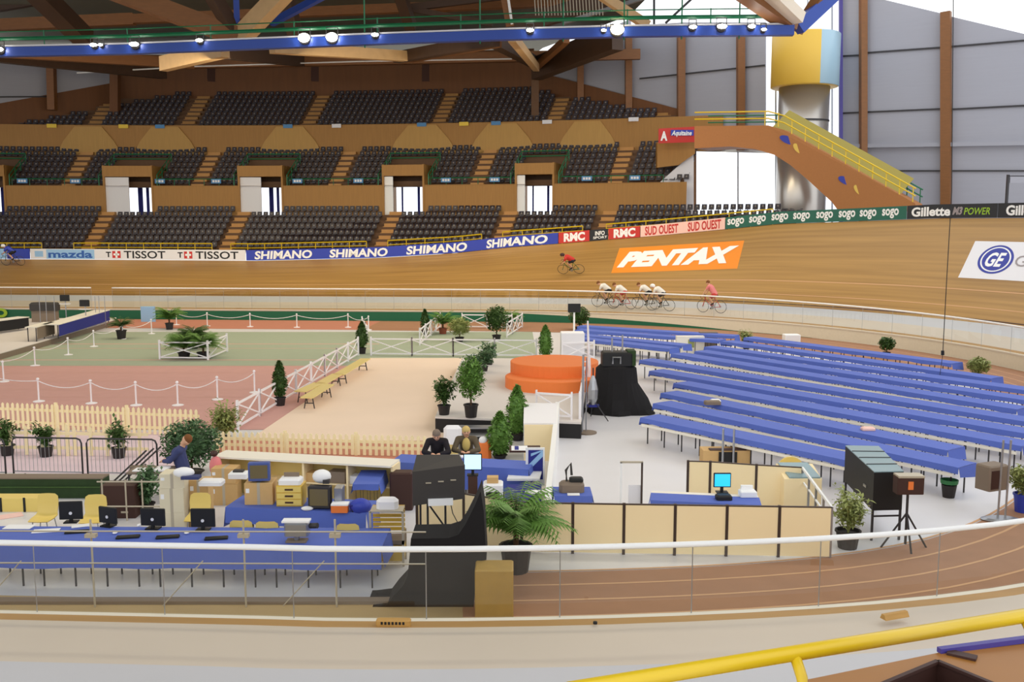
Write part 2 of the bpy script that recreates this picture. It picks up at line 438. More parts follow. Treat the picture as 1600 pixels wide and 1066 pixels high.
# decals on the track -----------------------------------------------
def decal(corners, mat, label, writing):
    st = [hit(*c) for c in corners]       # tl tr br bl
    def mp(u, v, up):
        s = (st[3][0]*(1-u)+st[2][0]*u)*(1-v)+(st[0][0]*(1-u)+st[1][0]*u)*v
        t = (st[3][1]*(1-u)+st[2][1]*u)*(1-v)+(st[0][1]*(1-u)+st[1][1]*u)*v
        return track(s, t, up)
    base = mp(.5,.5,0); t = thing('track_advert', label, 'track advert', base)
    m = MB(); n = 14
    for i in range(n+1):
        for j in range(5): m.v.append(mp(i/n, j/4, .012)-base)
    for i in range(n):
        for j in range(4): m.f.append((i*5+j,(i+1)*5+j,(i+1)*5+j+1,i*5+j+1)); m.m.append(0)
    m.build('panel', mat, t)
    for kind, u0, v0, u1, v1, tm, bold, shear, name in writing:
        m = MB()
        if kind == 'disc':
            k = 40; cu, cv = (u0+u1)/2, (v0+v1)/2; ru, rv = (u1-u0)/2, (v1-v0)/2
            m.add([mp(cu, cv, bold)-base]+[mp(cu+ru*math.cos(2*PI*i/k), cv+rv*math.sin(2*PI*i/k), bold)-base for i in range(k)], [(0,i+1,(i+1)%k+1) for i in range(k)])
        else:
            vs, tf = text_mesh(kind, bold, shear); m.add([mp(u0+(u1-u0)*u, v0+(v1-v0)*v, .03)-base for u, v in vs], tf)
        m.build(name, tm, t)
decal([(968,388),(1163,376),(1152,420),(955,427)], 'ad_orange', 'orange advert with white italic capitals laid on the wooden track', [('PENTAX', .03, .2, .97, .82, 'white', .07, .35, 'lettering')])
decal([(1524,377),(1700,381),(1690,446),(1497,434)], 'ad_white', 'white advert with round blue emblem on the wooden track at the right edge',
      [('disc', .1, .14, .4, .9, 'ge_blue', .02, 0, 'emblem'), ('disc', .122, .19, .378, .85, 'white', .024, 0, 'emblem_ring'), ('disc', .135, .22, .365, .82, 'ge_blue', .028, 0, 'emblem_disc'),
       ('GE', .17, .32, .33, .7, 'white', .03, .3, 'monogram'), ('GE', .42, .36, .6, .64, 'grey_text', 0, 0, 'lettering')][:5])
# ------------------------------------------------------------------ grandstand
def SB(u):
    q = u+15; y = 80.4-.13*q-.00425*q*q; sl = -(.13+.0085*q)
    n = Vector((-sl, 1)).normalized(); return Vector((u, y)), n
def SP(u, d, z): p, n = SB(u); return Vector((p.x+n.x*d, p.y+n.y*d, z))
def wallY(x): return 95.5-.775*(x-6.5)
def umax(d, cap):
    u = cap
    while u > -40:
        q = SP(u, d, 0)
        if q.y < wallY(q.x)-.35: return u
        u -= .1
    return u
DD = .85
TIERS = [dict(d0=1.2, z0=3.95, n=7, dz=.52, cap=20, name='lower'), dict(d0=7.6, z0=9.6, n=7, dz=.54, cap=11.6, name='middle'), dict(d0=14.0, z0=15.5, n=8, dz=.51, cap=30, name='upper')]
U0 = -48
VOM = [(-48.2,-44.8),(-36.5,-32.6),(-25,-21.4),(-12.5,-9.2),(-1.3,1.6)]
AIS = {'lower': [-36.2,-24.6,-11.4,-1.7,6.3], 'middle': [-39.8,-28.9,-17,-4.8,6.4], 'upper': [-39.5,-31.6,-21,-9.6,.2,9]}
def in_vom(u, d): return any(a-.4 < u < b+.4 for a, b in VOM) and d < 11.2
for T in TIERS:
    prof = []
    for r in range(T['n']): prof += [(T['d0']+r*DD, T['z0']+r*T['dz']), (T['d0']+(r+1)*DD, T['z0']+r*T['dz'])]
    prof = [(T['d0']-.35, T['z0']-.0)]+prof
    V = []; K = 50
    for d, z in prof:
        um = umax(d, T['cap'])
        for i in range(K+1): V.append(SP(U0+(um-U0)*i/K, d, z))
    m = MB(); K1 = K+1
    cut = T['name'] == 'middle'
    for j in range(len(prof)-1):
        for i in range(K):
            c = (V[j*K1+i]+V[(j+1)*K1+i+1])/2
            um = umax(prof[j][0], T['cap']); u = U0+(um-U0)*(i+.5)/K
            m.f.append((j*K1+i, j*K1+i+1, (j+1)*K1+i+1, (j+1)*K1+i)); m.m.append(0)
    m.v = V; struct(m, 'grandstand_terrace', 'stand_brown')
    for u in AIS[T['name']]:
        m = MB()
        for r in range(T['n']):
            d = T['d0']+r*DD; z = T['z0']+r*T['dz']
            if umax(d, T['cap']) < u+.6: continue
            for k in range(2):
                dd = d+k*DD/2; zz = z+k*T['dz']/2
                V = [SP(u-.55,dd-.02,z+.0), SP(u+.55,dd-.02,z), SP(u+.55,dd+DD/2,z), SP(u-.55,dd+DD/2,z)]
                m.add([v for v in V]+[v+Vector((0,0,zz-z+.05)) for v in V], [(3,2,1,0),(4,5,6,7),(0,1,5,4),(1,2,6,5),(2,3,7,6),(3,0,4,7)])
        struct(m, 'stair_aisle', 'aisle_wood' if T['name'] != 'upper' else 'ply')
# walls between tiers
def wallstrip(d, z0, z1, ua, ub, name, mat, cap=True):
    return struct(strip(lambda u: [SP(u,d,z0), SP(u,d,z1)], ua, ub, 1), name, mat)
edges = [U0-1]+[x for ab in VOM for x in ab]+[12.0]
for i in range(0, len(edges), 2):
    a, b = edges[i], edges[i+1]
    if b > a: wallstrip(7.15, 7.0, 9.75, a, b, 'wall_middle_tier', 'ply')
wallstrip(13.55, 12.7, 15.75, U0, umax(13.55, 16), 'wall_upper_tier', 'ply')
wallstrip(20.9, 19, 23.6, U0, umax(20.9, 16), 'wall_back', 'back_wall')
struct(strip(lambda u: [SP(u,7.1,9.72), SP(u,7.6,9.75)], U0, 10.3, 1), 'trim_1', 'ply_light')
# lighter arched plywood panels on the upper wall
for px0, px1 in ((85,190),(205,310),(400,505),(605,715),(730,840),(868,968)):
    f = lambda u: SP(u, 13.4, 15)
    ua, ub = s_at(px0, f, U0, 14), s_at(px1, f, U0, 14); m = MB()
    w = ub-ua; prof = [(0,12.75),(.12,14.2),(.3,15.6),(.7,15.6),(.88,14.2),(1,12.75)]
    V = [SP(ua+w*a, 13.42, z) for a, z in prof]+[SP(ua+w*a, 13.54, z) for a, z in prof]
    m.add(V, [(0,1,2,3,4,5),(11,10,9,8,7,6)]+[(i,(i+1)%6,6+(i+1)%6,6+i) for i in range(6)]); struct(m, 'trim_2', 'ply_light')
# vomitories: doorway boxes with lintel, side cheeks, bright doors
for vi, (a, b) in enumerate(VOM):
    m = MB()
    def bx(u0, u1, d0, d1, z0, z1, mb):
        V = [SP(u0,d0,z0),SP(u1,d0,z0),SP(u1,d1,z0),SP(u0,d1,z0),SP(u0,d0,z1),SP(u1,d0,z1),SP(u1,d1,z1),SP(u0,d1,z1)]
        mb.add(V, [(0,3,2,1),(4,5,6,7),(0,1,5,4),(1,2,6,5),(2,3,7,6),(3,0,4,7)])
    bx(a-.15, b+.15, 7.6, 11.3, 10.55, 11.55, m); bx(a-.15, a, 7.1, 11.3, 7, 11.55, m); bx(b, b+.15, 7.1, 11.3, 7, 11.55, m)
    bx(a-.15, b+.15, 7.05, 7.25, 10.55, 11.5, m)
    struct(m, 'doorway_surround', 'ply')
    m = MB(); bx(a, b, 7.2, 11.6, 7.0, 7.1, m); struct(m, 'doorway_floor', 'stand_brown')
    # side door leaves in pale grey and a glazed opening behind
    w = b-a; m = MB()
    pass
    bx(a, a+w*(.5 if vi in (1,2) else .22), 7.3, 7.4, 7.1, 10.5, m)
    struct(m, 'door_%d' % (vi+1), 'ad_white' if vi in (1,2) else 'white')
    m = MB(); bx(a+w*.68, a+w*.74, 9.6, 9.7, 7.1, 10.5, m); bx(a+w*(.5 if vi in (1,2) else .26), a+w*(.6 if vi in (1,2) else .3), 9.6, 9.7, 7.1, 10.5, m); struct(m, 'window_frame', 'blue_dark')
    m = MB(); m.add([SP(a,10.4,7), SP(b,10.4,7), SP(b,10.4,10.55), SP(a,10.4,10.55)], [(0,1,2,3)]); struct(m, 'window_%d' % (vi+1), 'window_glass')
    # green guard rail round the hood
    t = thing('guard_rail', 'green guard rail round the stand doorway hood, doorway %s' % ['at the left edge of view','over the white name board','with one pale door, third from left','with white doors in the centre','nearest the right end'][vi], 'railing', SP((a+b)/2, 7.3, 9.7))
    B = Vector(t.location); m = MB()
    for z in (.5, .95): m.tube([SP(a-.5,7.2,9.75+z)-B, SP(a-.5,11.4,11.9+z)-B, SP(b+.5,11.4,11.9+z)-B, SP(b+.5,7.2,9.75+z)-B], .05, 5)
    for u in (a-.5, b+.5):
        for k in range(4): d = 7.2+k*1.4; z = 9.75+k*.717; m.tube([SP(u,d,z)-B, SP(u,d,z+.95)-B], .045, 5)
    m.build('rail', 'rail_green', t)
# front rails of the middle tier (green) and lower tier (yellow)
e = [U0]+[x for ab in VOM for x in (ab[0]-.6, ab[1]+.6)]+[10.2]
gi = 0
for i in range(0, len(e), 2):
    a, b = e[i], e[i+1]
    if b-a < 1: continue
    gi += 1
    t = thing('front_rail', 'green rail fronting the middle tier, section %s' % ['','at the left edge','second from left','third from left','left of the central white doors','right of the last doorway'][min(gi,5)], 'railing', SP((a+b)/2, 7.45, 9.75))
    B = Vector(t.location); m = MB()
    m.tube([SP(u,7.45,10.35)-B for u in frange(a,b,1)], .04, 5)
    for u in frange(a, b, 1.5): m.tube([SP(u,7.45,9.75)-B, SP(u,7.45,10.35)-B], .03, 4)
    m.build('rail', 'rail_green', t)
yr = [(-48,-39.6),(-37,-25.4),(-23.8,-12.2),(-10.4,-2.6),(-.9,5.4),(7.2,19)]
for i, (a, b) in enumerate(yr):
    t = thing('front_rail', 'yellow rail in front of the lower seats, %s section from the left' % ['first','second','third','fourth','fifth','sixth'][i], 'railing', SP((a+b)/2, .6, 3.9))
    B = Vector(t.location); m = MB()
    zt = lambda u: max(4.55, zout(s_at(P(SP(u,.6,4.5))[0], lambda s: outer(s,.4)))+1.15)
    m.tube([SP(u,.6,zt(u))-B for u in frange(a,b,1)], .05, 5); m.tube([SP(u,.6,zt(u)-.35)-B for u in frange(a,b,1)], .035, 5)
    for u in frange(a, b, 1.6): m.tube([SP(u,.6,3.9)-B, SP(u,.6,zt(u))-B], .035, 4)
    m.build('rail', 'rail_yellow', t)
struct(strip(lambda u: [SP(u,-.6,3.9), SP(u,1.2,3.9)], U0, 19, 1), 'walkway', 'ply')
# seats ------------------------------------------------------------
def seat_parts():
    sh = MB()     # back shell, curved
    V = []
    for i in range(5):
        x = -.22+.11*i; c = .05*(abs(x)/.22)**2
        V += [(x,.2-c,.42),(x,.25-c,.62),(x*.93,.3-c,.84)]
    n = len(V); V += [(a,b+.03,c) for a,b,c in V]; fs = []
    for i in range(4):
        for j in range(2):
            q = i*3+j; fs.append((q,q+3,q+4,q+1)); fs.append((n+q,n+q+1,n+q+4,n+q+3))
    for i in range(4): q=i*3+2; fs.append((q,q+3,n+q+3,n+q))
    for j in range(2): fs.append((j,j+1,n+j+1,n+j)); fs.append((12+j,n+12+j,n+13+j,13+j))
    sh.add(V, fs)
    pan = MB().bb(-.21,-.2,.38,.21,.2,.44,.03); leg = MB().box(-.03,-.02,0,.03,.06,.38)
    return sh, pan, leg
sh, pan, leg = seat_parts()
allseats = []
for ti, T in enumerate(TIERS):
    ais = AIS[T['name']]
    for r in range(T['n']):
        d = T['d0']+r*DD+.45; z = T['z0']+r*T['dz']; um = umax(d+.5, T['cap'])-.3
        u = U0; k = 0; blk = -1
        while u < um:
            u += .52*(1-.0) / max(.8, (1+.0))
            if any(abs(u-a) < .82 for a in ais): k = 0; continue
            if ti == 1 and in_vom(u, d-.5): k = 0; continue
            if ti == 0 and u < -45: continue
            if ti == 0 and r == 6 and any(a-.2 < u < b+.3 for a, b in VOM): k = 0; continue
            p = SP(u, d, z); px, py = P(p)
            if px < -25 or px > 1330: continue
            if ti == 2 and p.y > 99.2+.57*(p.x+39.5): continue
            bl = sum(1 for a in ais if u > a)
            if ti == 0 and u > 3:      # hidden behind the raised track edge
                so = s_at(px, lambda s: outer(s,.8)); q = outer(so,.82)
                if P(p+Vector((0,0,.9)))[1] > P(q)[1]+1: continue
            k += 1
            allseats.append((ti, r, bl, k, p, SB(u)[1]))
vis = sorted([a for a in allseats if a[0] == 0 and 0 < P(a[4])[0] < 1600], key=lambda a: a[4].length)
ind = vis[:300]; ids = set(id(a) for a in ind)
ORD = ['first','second','third','fourth','fifth','sixth','seventh','eighth','ninth','tenth','eleventh','twelfth','thirteenth','fourteenth','fifteenth','sixteenth','seventeenth','eighteenth','nineteenth','twentieth','21st','22nd','23rd','24th','25th','26th','27th','28th','29th','30th','31st','32nd','33rd','34th','35th','36th']
proto = thing('stadium_seat', 'x', 'seat', group='individual dark seats of the lower tier')
sh.build('backrest', 'seat_back', proto, smooth=True); pan.build('seat', 'seat_dark', proto); leg.build('leg', 'dark_steel', proto); MB().add([(-.07,.225,.6),(.07,.225,.6),(.065,.27,.74),(-.065,.27,.74)], [(0,1,2,3)]).build('back_highlight', 'seat_highlight', proto)  # last part is a pale patch painting the highlight on the backrest
BLK = ['leftmost block','second block from left','third block from left','centre block','block right of centre','last block at right']
first = True
for (ti, r, bl, k, p, n) in ind:
    lab = 'dark shell seat, %s from left, %s row up, lower tier %s' % (ORD[min(k-1,35)], ORD[r], BLK[min(bl,5)])
    rz = math.atan2(n.y, n.x)-PI/2
    if first: proto.location = p; proto.rotation_euler.z = rz; proto['label'] = lab; first = False
    else: dup(proto, lab, p, rz)
rest = MB()
for a in allseats:
    if id(a) in ids: continue
    n = a[5]; rest.T = Matrix.Translation(a[4]) @ Matrix.Rotation(math.atan2(n.y,n.x)-PI/2, 4, 'Z')
    rest.add([(-.22,.2,.4),(.22,.2,.4),(.2,.3,.84),(-.2,.3,.84),(-.22,.25,.4),(.22,.25,.4),(.2,.34,.84),(-.2,.34,.84)], [(0,1,2,3),(7,6,5,4),(3,2,6,7),(1,5,6,2),(0,3,7,4)])
    rest.mi = 1; rest.add([(-.07,.235,.6),(.07,.235,.6),(.065,.265,.72),(-.065,.265,.72)], [(0,1,2,3)]); rest.mi = 0  # painted highlight patch on the seat back
    rest.add([(-.21,-.2,.38),(.21,-.2,.38),(.21,.2,.38),(-.21,.2,.38),(-.21,-.2,.44),(.21,-.2,.44),(.21,.2,.44),(-.21,.2,.44)], [(4,5,6,7),(0,1,5,4),(1,2,6,5),(3,0,4,7)])
o = rest.build('stadium_seats', ['seat_back','seat_highlight']); tag(o, 'rest of the dark shell seats filling all three tiers of the far grandstand', 'seat', None, 'stuff')
# small blue number plates on the green rail, yellow/blue banners on the upper wall
for i, px in enumerate((35,118,250,338,465,560,697,773,917,992)):
    u = s_at(px, lambda u: SP(u,7.35,10), U0, 12)
    m = MB(); m.box(-.45,-.03,0,.45,.03,.4); m.mi = 1
    for k in range(3): m.box(-.33+k*.24,-.04,.1,-.15+k*.24,-.035,.3)
    o = m.build('block_sign', ['sign_blue','ad_white'], None, SP(u,7.32,9.95), math.atan2(SB(u)[1].y,SB(u)[1].x)-PI/2)
    tag(o, 'small blue block sign on the green rail, %s from the left' % ORD[i], 'sign', 'blue block signs on the middle tier rail')
for i, (px, mt) in enumerate(((81,'rail_yellow'),(193,'rail_yellow'),(250,'sign_blue'),(450,'sign_blue'),(526,'ad_white'),(659,'sign_blue'),(725,'rail_yellow'),(775,'sign_blue'),(855,'ad_white'),(990,'ad_white'))):
    u = s_at(px, lambda u: SP(u,13.4,15.6), U0, 16)
    m = MB(); m.box(-.45,-.05,0,.45,.0,.35)
    o = m.build('block_sign', mt, None, SP(u,13.38,15.45), math.atan2(SB(u)[1].y,SB(u)[1].x)-PI/2)
    tag(o, 'small %s plate on the upper tier front, %s from the left' % ({'rail_yellow':'yellow','sign_blue':'blue','ad_white':'pale'}[mt], ORD[i]), 'sign', 'plates on the upper tier front')
p = outer(s_at(1577, lambda s: outer(s,.4)), .82); t = thing('signal_frame', 'thin dark signal frame standing on the track edge at the far right', 'frame', p)
MB().box(-.06,.3,-.8,.06,.42,1.55).build('post', 'dark_steel', t); MB().box(0,.3,1.45,1.6,.38,1.5).build('arm', 'dark_steel', t); MB().box(.1,.3,1.1,1.6,.38,1.42).build('board', 'panel_grey', t)
# ------------------------------------------------------------------ end wall
def WP(px, z):   # point on the end wall plane under image column px
    k = (px-800)/F; y = 90
    for _ in range(30):
        zc = y*CT-(z-H)*ST; x = k*zc; y = wallY(x)
    return Vector((x, y, z))
WN = Vector((.613,.79,0))*-1
def WZ(px, py):      # height on the wall for an image point
    lo, hi = -5, 60
    for _ in range(50):
        mid = (lo+hi)/2
        if P(WP(px, mid))[1] > py: lo = mid
        else: hi = mid
    return (lo+hi)/2
def wallquad(mb, pts, th=.15):
    V = [WP(a, WZ(a,b)) for a, b in pts]; n = len(V); W = [v-WN*th for v in V]
    mb.add(V+W, [tuple(range(n)), tuple(range(2*n-1,n-1,-1))]+[(i,(i+1)%n,n+(i+1)%n,n+i) for i in range(n)])
m = MB()
for q in ([(838,112),(910,92),(910,145),(842,120)], [(905,62),(985,30),(985,172),(905,150)], [(985,40),(1067,35),(1067,190),(985,172)], [(1067,35),(1160,35),(1160,235),(1067,235)], [(1160,35),(1196,35),(1196,235),(1160,235)],
          [(1316,-40),(1350,-20),(1350,420),(1316,420)], [(1350,-8),(1480,23),(1480,420),(1350,420)], [(1487,26),(1605,54),(1605,420),(1487,420)], [(1605,54),(1760,95),(1760,420),(1605,420)]):
    wallquad(m, q)
struct(m, 'wall_right', 'panel_grey')
m = MB()
for (a, ya), (b, yb), w in (((1000,123),(1160,106),.12),((1160,106),(1196,102),.12),((1316,88),(1350,86),.12),((1350,83),(1475,74),.12),((1487,73),(1700,55),.12),((1316,177),(1478,170),.12),((1487,171),(1700,160),.12),
                          ((1160,186),(1196,184),.12),((1316,253),(1350,254),.08),((1350,267),(1700,267),.1)):
    p, q = WP(a, WZ(a,ya))+WN*.06, WP(b, WZ(b,yb))+WN*.06; m.beam(p, q, .1, w)
struct(m, 'trim_3', 'dark_steel')
m = MB(); p, q = WP(1312, WZ(1312,229))+WN*.2, WP(1740, WZ(1740,222))+WN*.2; m.beam(p, q, .4, .3); struct(m, 'trim_4', 'panel_grey')
for px, y0, y1, w in ((910,60,160,.75),(985,50,175,.75),(1067,45,200,.8),(1160,45,235,.75),(1316,-30,420,.3),(1351,-60,420,.6),(1480,20,420,.7),(1087,225,420,.4)):
    z0, z1 = WZ(px, y1), WZ(px, y0); m = MB(); m.beam(WP(px,z0)+WN*.35, WP(px,z1)+WN*.35, w*.8, w)
    struct(m, 'wall_column', 'glulam' if px != 1316 else 'purple')
# parapet following the wall down the upper stand
m = MB(); wallquad(m, [(838,112),(1067,172),(1067,200),(838,240)], .2); 
for i in range(len(m.v)): m.v[i] = m.v[i]+WN*.3
struct(m, 'wall_parapet', 'back_wall')
# glazing in the corner
m = MB()
for px in (1087,1153,1212,1262,1300): m.beam(WP(px,-1), WP(px, WZ(px,200 if px < 1200 else -20)), .12, .12)
for py in (233,): m.beam(WP(1087,WZ(1087,py)), WP(1215,WZ(1215,py+3)), .1, .4)
struct(m, 'window_frame', 'steel')
m = MB(); m.add([WP(1087,0), WP(1312,0), WP(1312,34), WP(1196,34), WP(1196,WZ(1196,236)), WP(1087,WZ(1087,236))], [(0,1,2,3,4,5)]); struct(m, 'window_6', 'window_glass')
# mid tier end: pale slanted cheek wall and wooden block under the red banner
def plate(name, pts, Y, th, mat, label=None, cat=None):
    m = MB(); V = [WD(a,b,Y) for a,b in pts]; n = len(V); W = [v+Vector((0,th,0)) for v in V]
    m.add(V+W, [tuple(range(n)), tuple(range(2*n-1,n-1,-1))]+[(i,(i+1)%n,n+(i+1)%n,n+i) for i in range(n)])
    o = m.build(name, mat)
    if label: tag(o, label, cat)
    else: tag(o, kind='structure')
    return o
plate('stand_cheek', [(1030,286),(1084,238),(1084,345),(1030,345)], 82.0, .3, 'ad_white')
plate('stand_block', [(1027,222),(1086,222),(1086,240),(1060,258),(1027,262)], 81.6, .8, 'ply')
o = plate('banner', [(1029,201),(1086,198),(1086,222),(1029,224)], 79.9, .08, 'red', 'red and blue banner at the right end of the middle seating tier', 'banner')
B = WD(1057,211,79.8)
for (x0,y0,x1,y1,mt,nm) in ((1048,203,1084,212,'ad_blue','blue_field'),):
    p, q = WD(x0,y1,79.84), WD(x1,y0,79.84); mm = MB(); mm.box(p.x,79.83,p.z,q.x,79.86,q.z); mm.build(nm, mt, o)
vs, tf = text_mesh('A', .05, 0); p, q = WD(1032,220,79.8), WD(1043,205,79.8); mm = MB(); mm.add([(p.x+(q.x-p.x)*u,79.8,p.z+(q.z-p.z)*v) for u,v in vs], tf); mm.build('lettering', 'white', o)
vs, tf = text_mesh('Aquitaine', .03, .3); p, q = WD(1049,214,79.8), WD(1081,204,79.8); mm = MB(); mm.add([(p.x+(q.x-p.x)*u,79.8,p.z+(q.z-p.z)*v) for u,v in vs], tf); mm.build('lettering', 'white', o)
# wooden access ramp: arch clad in orange-brown ply
RY = 74.0
def rp(px, py, dy=0): return WD(px, py, RY-(px-1085)*.022+dy)
top = [(1085,197),(1200,196),(1225,203),(1430,318),(1432,330)]; bot = [(1310,330),(1300,316),(1262,281),(1235,258),(1210,242),(1180,233),(1140,229),(1085,232)]
pts = top+bot; V = [rp(a,b) for a,b in pts]; W = [rp(a,b)+Vector((1.5,2.4,0)) for a,b in pts]; n = len(pts)
m = MB(); m.add(V+W, [tuple(range(n)), tuple(range(2*n-1,n-1,-1))]+[(i,(i+1)%n,n+(i+1)%n,n+i) for i in range(n)])
t = thing('access_ramp', 'orange brown wooden ramp arching down from the stand to the track edge', 'ramp', rp(1310,330))
B = Vector(t.location); m.v = [v-B for v in m.v]; m.build('cladding', 'glulam', t)
bpy.data.objects['cladding'].data.materials[0] = M('ramp_wood', (168, 108, 54), .6, noise=.08)
for k, dv in ((0,Vector((0,0,0))),(1,Vector((1.5,2.4,0)))):
    m = MB()
    for h in (.5,1.0): m.tube([rp(a,b)+dv+Vector((0,0,h))-B for a,b in top[:4]], .05, 5)
    for i in range(12):
        a = 1195+i*21; b = 196 if a < 1200 else 203+(a-1225)*115/205; m.tube([rp(a,b)+dv-B, rp(a,b)+dv+Vector((0,0,1.0))-B], .04, 4)
    m.build('handrail', 'rail_yellow' if k == 0 else 'rail_green', t)
m = MB()
for i in range(4):
    a, b = 1214+i*50, 197+i*28; pa, pb = rp(a,b), rp(a+50,b+28)
    m.add([pa-B+Vector((0,1.2,0.05)), pb-B+Vector((0,1.2,.05)), pb-B+Vector((1.5,2.3,1.4)), pa-B+Vector((1.5,2.3,1.4))], [(0,1,2,3)])
m.build('stair_flight', 'rail_yellow', t); bpy.data.objects['stair_flight'].data.materials[0] = M('olive_paint', (150,134,50), .6)
for (px,py,mt) in ((1231,219,'ge_blue'),(1246,232,'gold'),(1323,283,'ge_blue'),(1341,297,'gold')):
    m = MB(); c = rp(px,py)-B+Vector((0,-.05,0)); k = 16
    m.add([c+Vector((math.cos(2*PI*i/k)*(.55 if mt=='ge_blue' else .3), -math.cos(2*PI*i/k)*(.55 if mt=='ge_blue' else .3)*.42, math.sin(2*PI*i/k)*.28-math.cos(2*PI*i/k)*.22)) for i in range(k)], [tuple(range(k))]); m.build('sticker', mt, t)
# drum and silver duct
c = WD(1250, 330, 78.5)
t = thing('ventilation_duct', 'fat silver duct with a yellow drum on top in the corner by the glazing', 'duct', (c.x, c.y, 0))
zt = WD(1243,55,78.5).z; zm = WD(1243,137,78.5).z
m = MB(); m.lathe([(1.97,0),(1.97,zm)], 40); m.build('duct', 'chrome_duct', t, smooth=True)
m = MB()
for py in (232,190): z = WD(1250,py,78.5).z; m.lathe([(2.0,z-.05),(2.0,z+.05)], 40)
m.build('seam_ring', 'dark_steel', t)
m = MB(); m.lathe([(2.55,zm),(2.62,zm+.05),(2.62,zt-.05),(2.55,zt)], 40)
for i, f in enumerate(m.f):
    if len(f) == 4:
        cc = sum((m.v[k] for k in f), Vector())/4
        if cc.x > .3: m.m[i] = 1
m.build('drum', ['drum_yellow','drum_glass'], t, smooth=True)
# ------------------------------------------------------------------ roof
m = MB(); m.prism([(-95,3),(-95,115),(1,115),(3.2,104),(10.4,88),(13,60),(13,3)], 24.6, 24.9); struct(m, 'ceiling', 'roof_grey')
m = MB(); V = [WD(0,-40,62), WD(0,90,100)]; 
def rbeam(p0, p1, Y0, Y1, w, h, mat):
    m = MB(); m.beam(WD(*p0,Y0), WD(*p1,Y1), w, h); return struct(m, 'roof_beam', mat)
for b in [((40,-30),(132,60),66,74,1.3,1.2,'glulam_dark'), ((150,-25),(372,58),60,62,1.0,1.1,'glulam'), ((318,-30),(368,52),60,62,.7,.8,'glulam_dark'),
          ((368,-30),(371,52),61,62,.35,.35,'blue_steel'), ((470,-40),(376,58),60,62,.9,1.0,'glulam_light'), ((540,-25),(424,36),62,64,.4,.4,'blue_steel'),
          ((440,-30),(462,55),70,72,.9,.9,'glulam_dark'), ((-60,42),(210,30),80,80,.7,.9,'glulam'), ((210,30),(900,2),80,80,.7,.7,'glulam'), ((-60,24),(240,-30),84,84,.5,.5,'glulam_dark'),
          ((618,-30),(642,42),72,76,.8,.8,'glulam_dark'), ((640,12),(900,-20),76,76,.4,.5,'glulam_dark'), ((640,14),(770,38),76,76,.3,.4,'glulam_dark'), ((784,-30),(797,40),60,60,.5,.5,'glulam'), ((790,-30),(800,38),59.7,59.7,.15,.15,'white'),
          ((905,-30),(1012,40),57,58,.45,.5,'glulam_light'), ((1120,-45),(1238,36),50,53,.9,.9,'glulam'), ((1150,-60),(1243,30),49.5,52.4,1.1,.6,'beam_pale'),
          ((1290,-20),(1245,50),53,54,.5,.5,'glulam'), ((1215,-40),(1240,30),55,55,.4,.6,'glulam'),
          ((1325,-30),(1246,44),54,53,.6,.7,'blue_steel'), ((800,45),(1000,-20),75,75,.8,1.2,'glulam_dark'),
          ((255,100),(352,77),70,64,.6,1.0,'glulam_light'), ((425,74),(632,88),64,74,.6,.75,'glulam_light'), ((-40,80),(255,112),74,92,.8,1.3,'glulam_dark'), ((-40,78),(300,100),70,84,.6,.8,'glulam'),
          ((250,100),(1000,85),90,90,.6,.9,'glulam'), ((620,90),(775,62),76,64,.6,.8,'glulam_dark'), ((640,92),(780,66),78,66,.4,.6,'glulam'),
          ((800,58),(838,106),62,84,.5,.6,'glulam_light'), ((838,108),(965,58),88,76,1.0,1.9,'glulam_dark'), ((838,104),(885,62),86,76,.5,.5,'glulam'), ((770,62),(840,100),70,90,.8,.9,'glulam_dark'), ((350,80),(470,95),66,90,.8,1.0,'glulam_dark'),
          ((880,36),(1060,-20),74,70,.25,.25,'steel'), ((1022,-20),(1022,45),60,60,.12,.12,'dark_steel'), ((1040,36),(1095,-15),66,66,.15,.15,'dark_steel'),
          ((180,112),(180,190),98,98,.8,.8,'back_wall'), ((836,108),(836,200),93,93,.7,.7,'stand_brown')]:
    rbeam(*b)
for i, px in enumerate((330,492,665)):
    rbeam((px,92), (px,125), 95, 96, .7, .8, 'umber')
# upper ceiling purlins with louvres at top centre
m = MB()
for i in range(22): a = 835+i*5; m.beam(WD(a,-6,66), WD(a+2,24,66), .06, .06)
struct(m, 'roof_louvre', 'galv')
# left end wall panel (grey triangle)
def lw(px, py): return WD(px, py, 96-(800-px)*.0)
m = MB(); V = [WD(-80,84,91), WD(-80,178,91), WD(184,128,100.5), WD(184,112,100.5)]; W = [v+Vector((-.5,.5,0)) for v in V]
m.add(V+W, [(0,1,2,3),(7,6,5,4),(0,1,5,4),(1,2,6,5),(2,3,7,6),(3,0,4,7)]); struct(m, 'wall_left', 'panel_grey')
m = MB(); V = [WD(-80,176,91), WD(-80,214,91), WD(184,214,100.5), WD(184,126,100.5)]; W = [v+Vector((-.5,.5,0)) for v in V]
m.add(V+W, [(0,1,2,3),(7,6,5,4),(0,1,5,4),(1,2,6,5),(2,3,7,6),(3,0,4,7)]); struct(m, 'wall_left_parapet', 'back_wall')
m = MB(); m.beam(WD(-80,152,90.8), WD(90,151,96.8), .15, .12); struct(m, 'trim_5', 'dark_steel')
m = MB(); m.beam(WD(80,102,95.5), WD(82,172,95.5), .7, .7); struct(m, 'wall_column', 'glulam')
# white tube line under the roof edge
m = MB(); m.tube([WD(120,114,88), WD(300,104,88), WD(560,96,88), WD(800,92,88)], .06, 5); struct(m, 'roof_pipe', 'white')
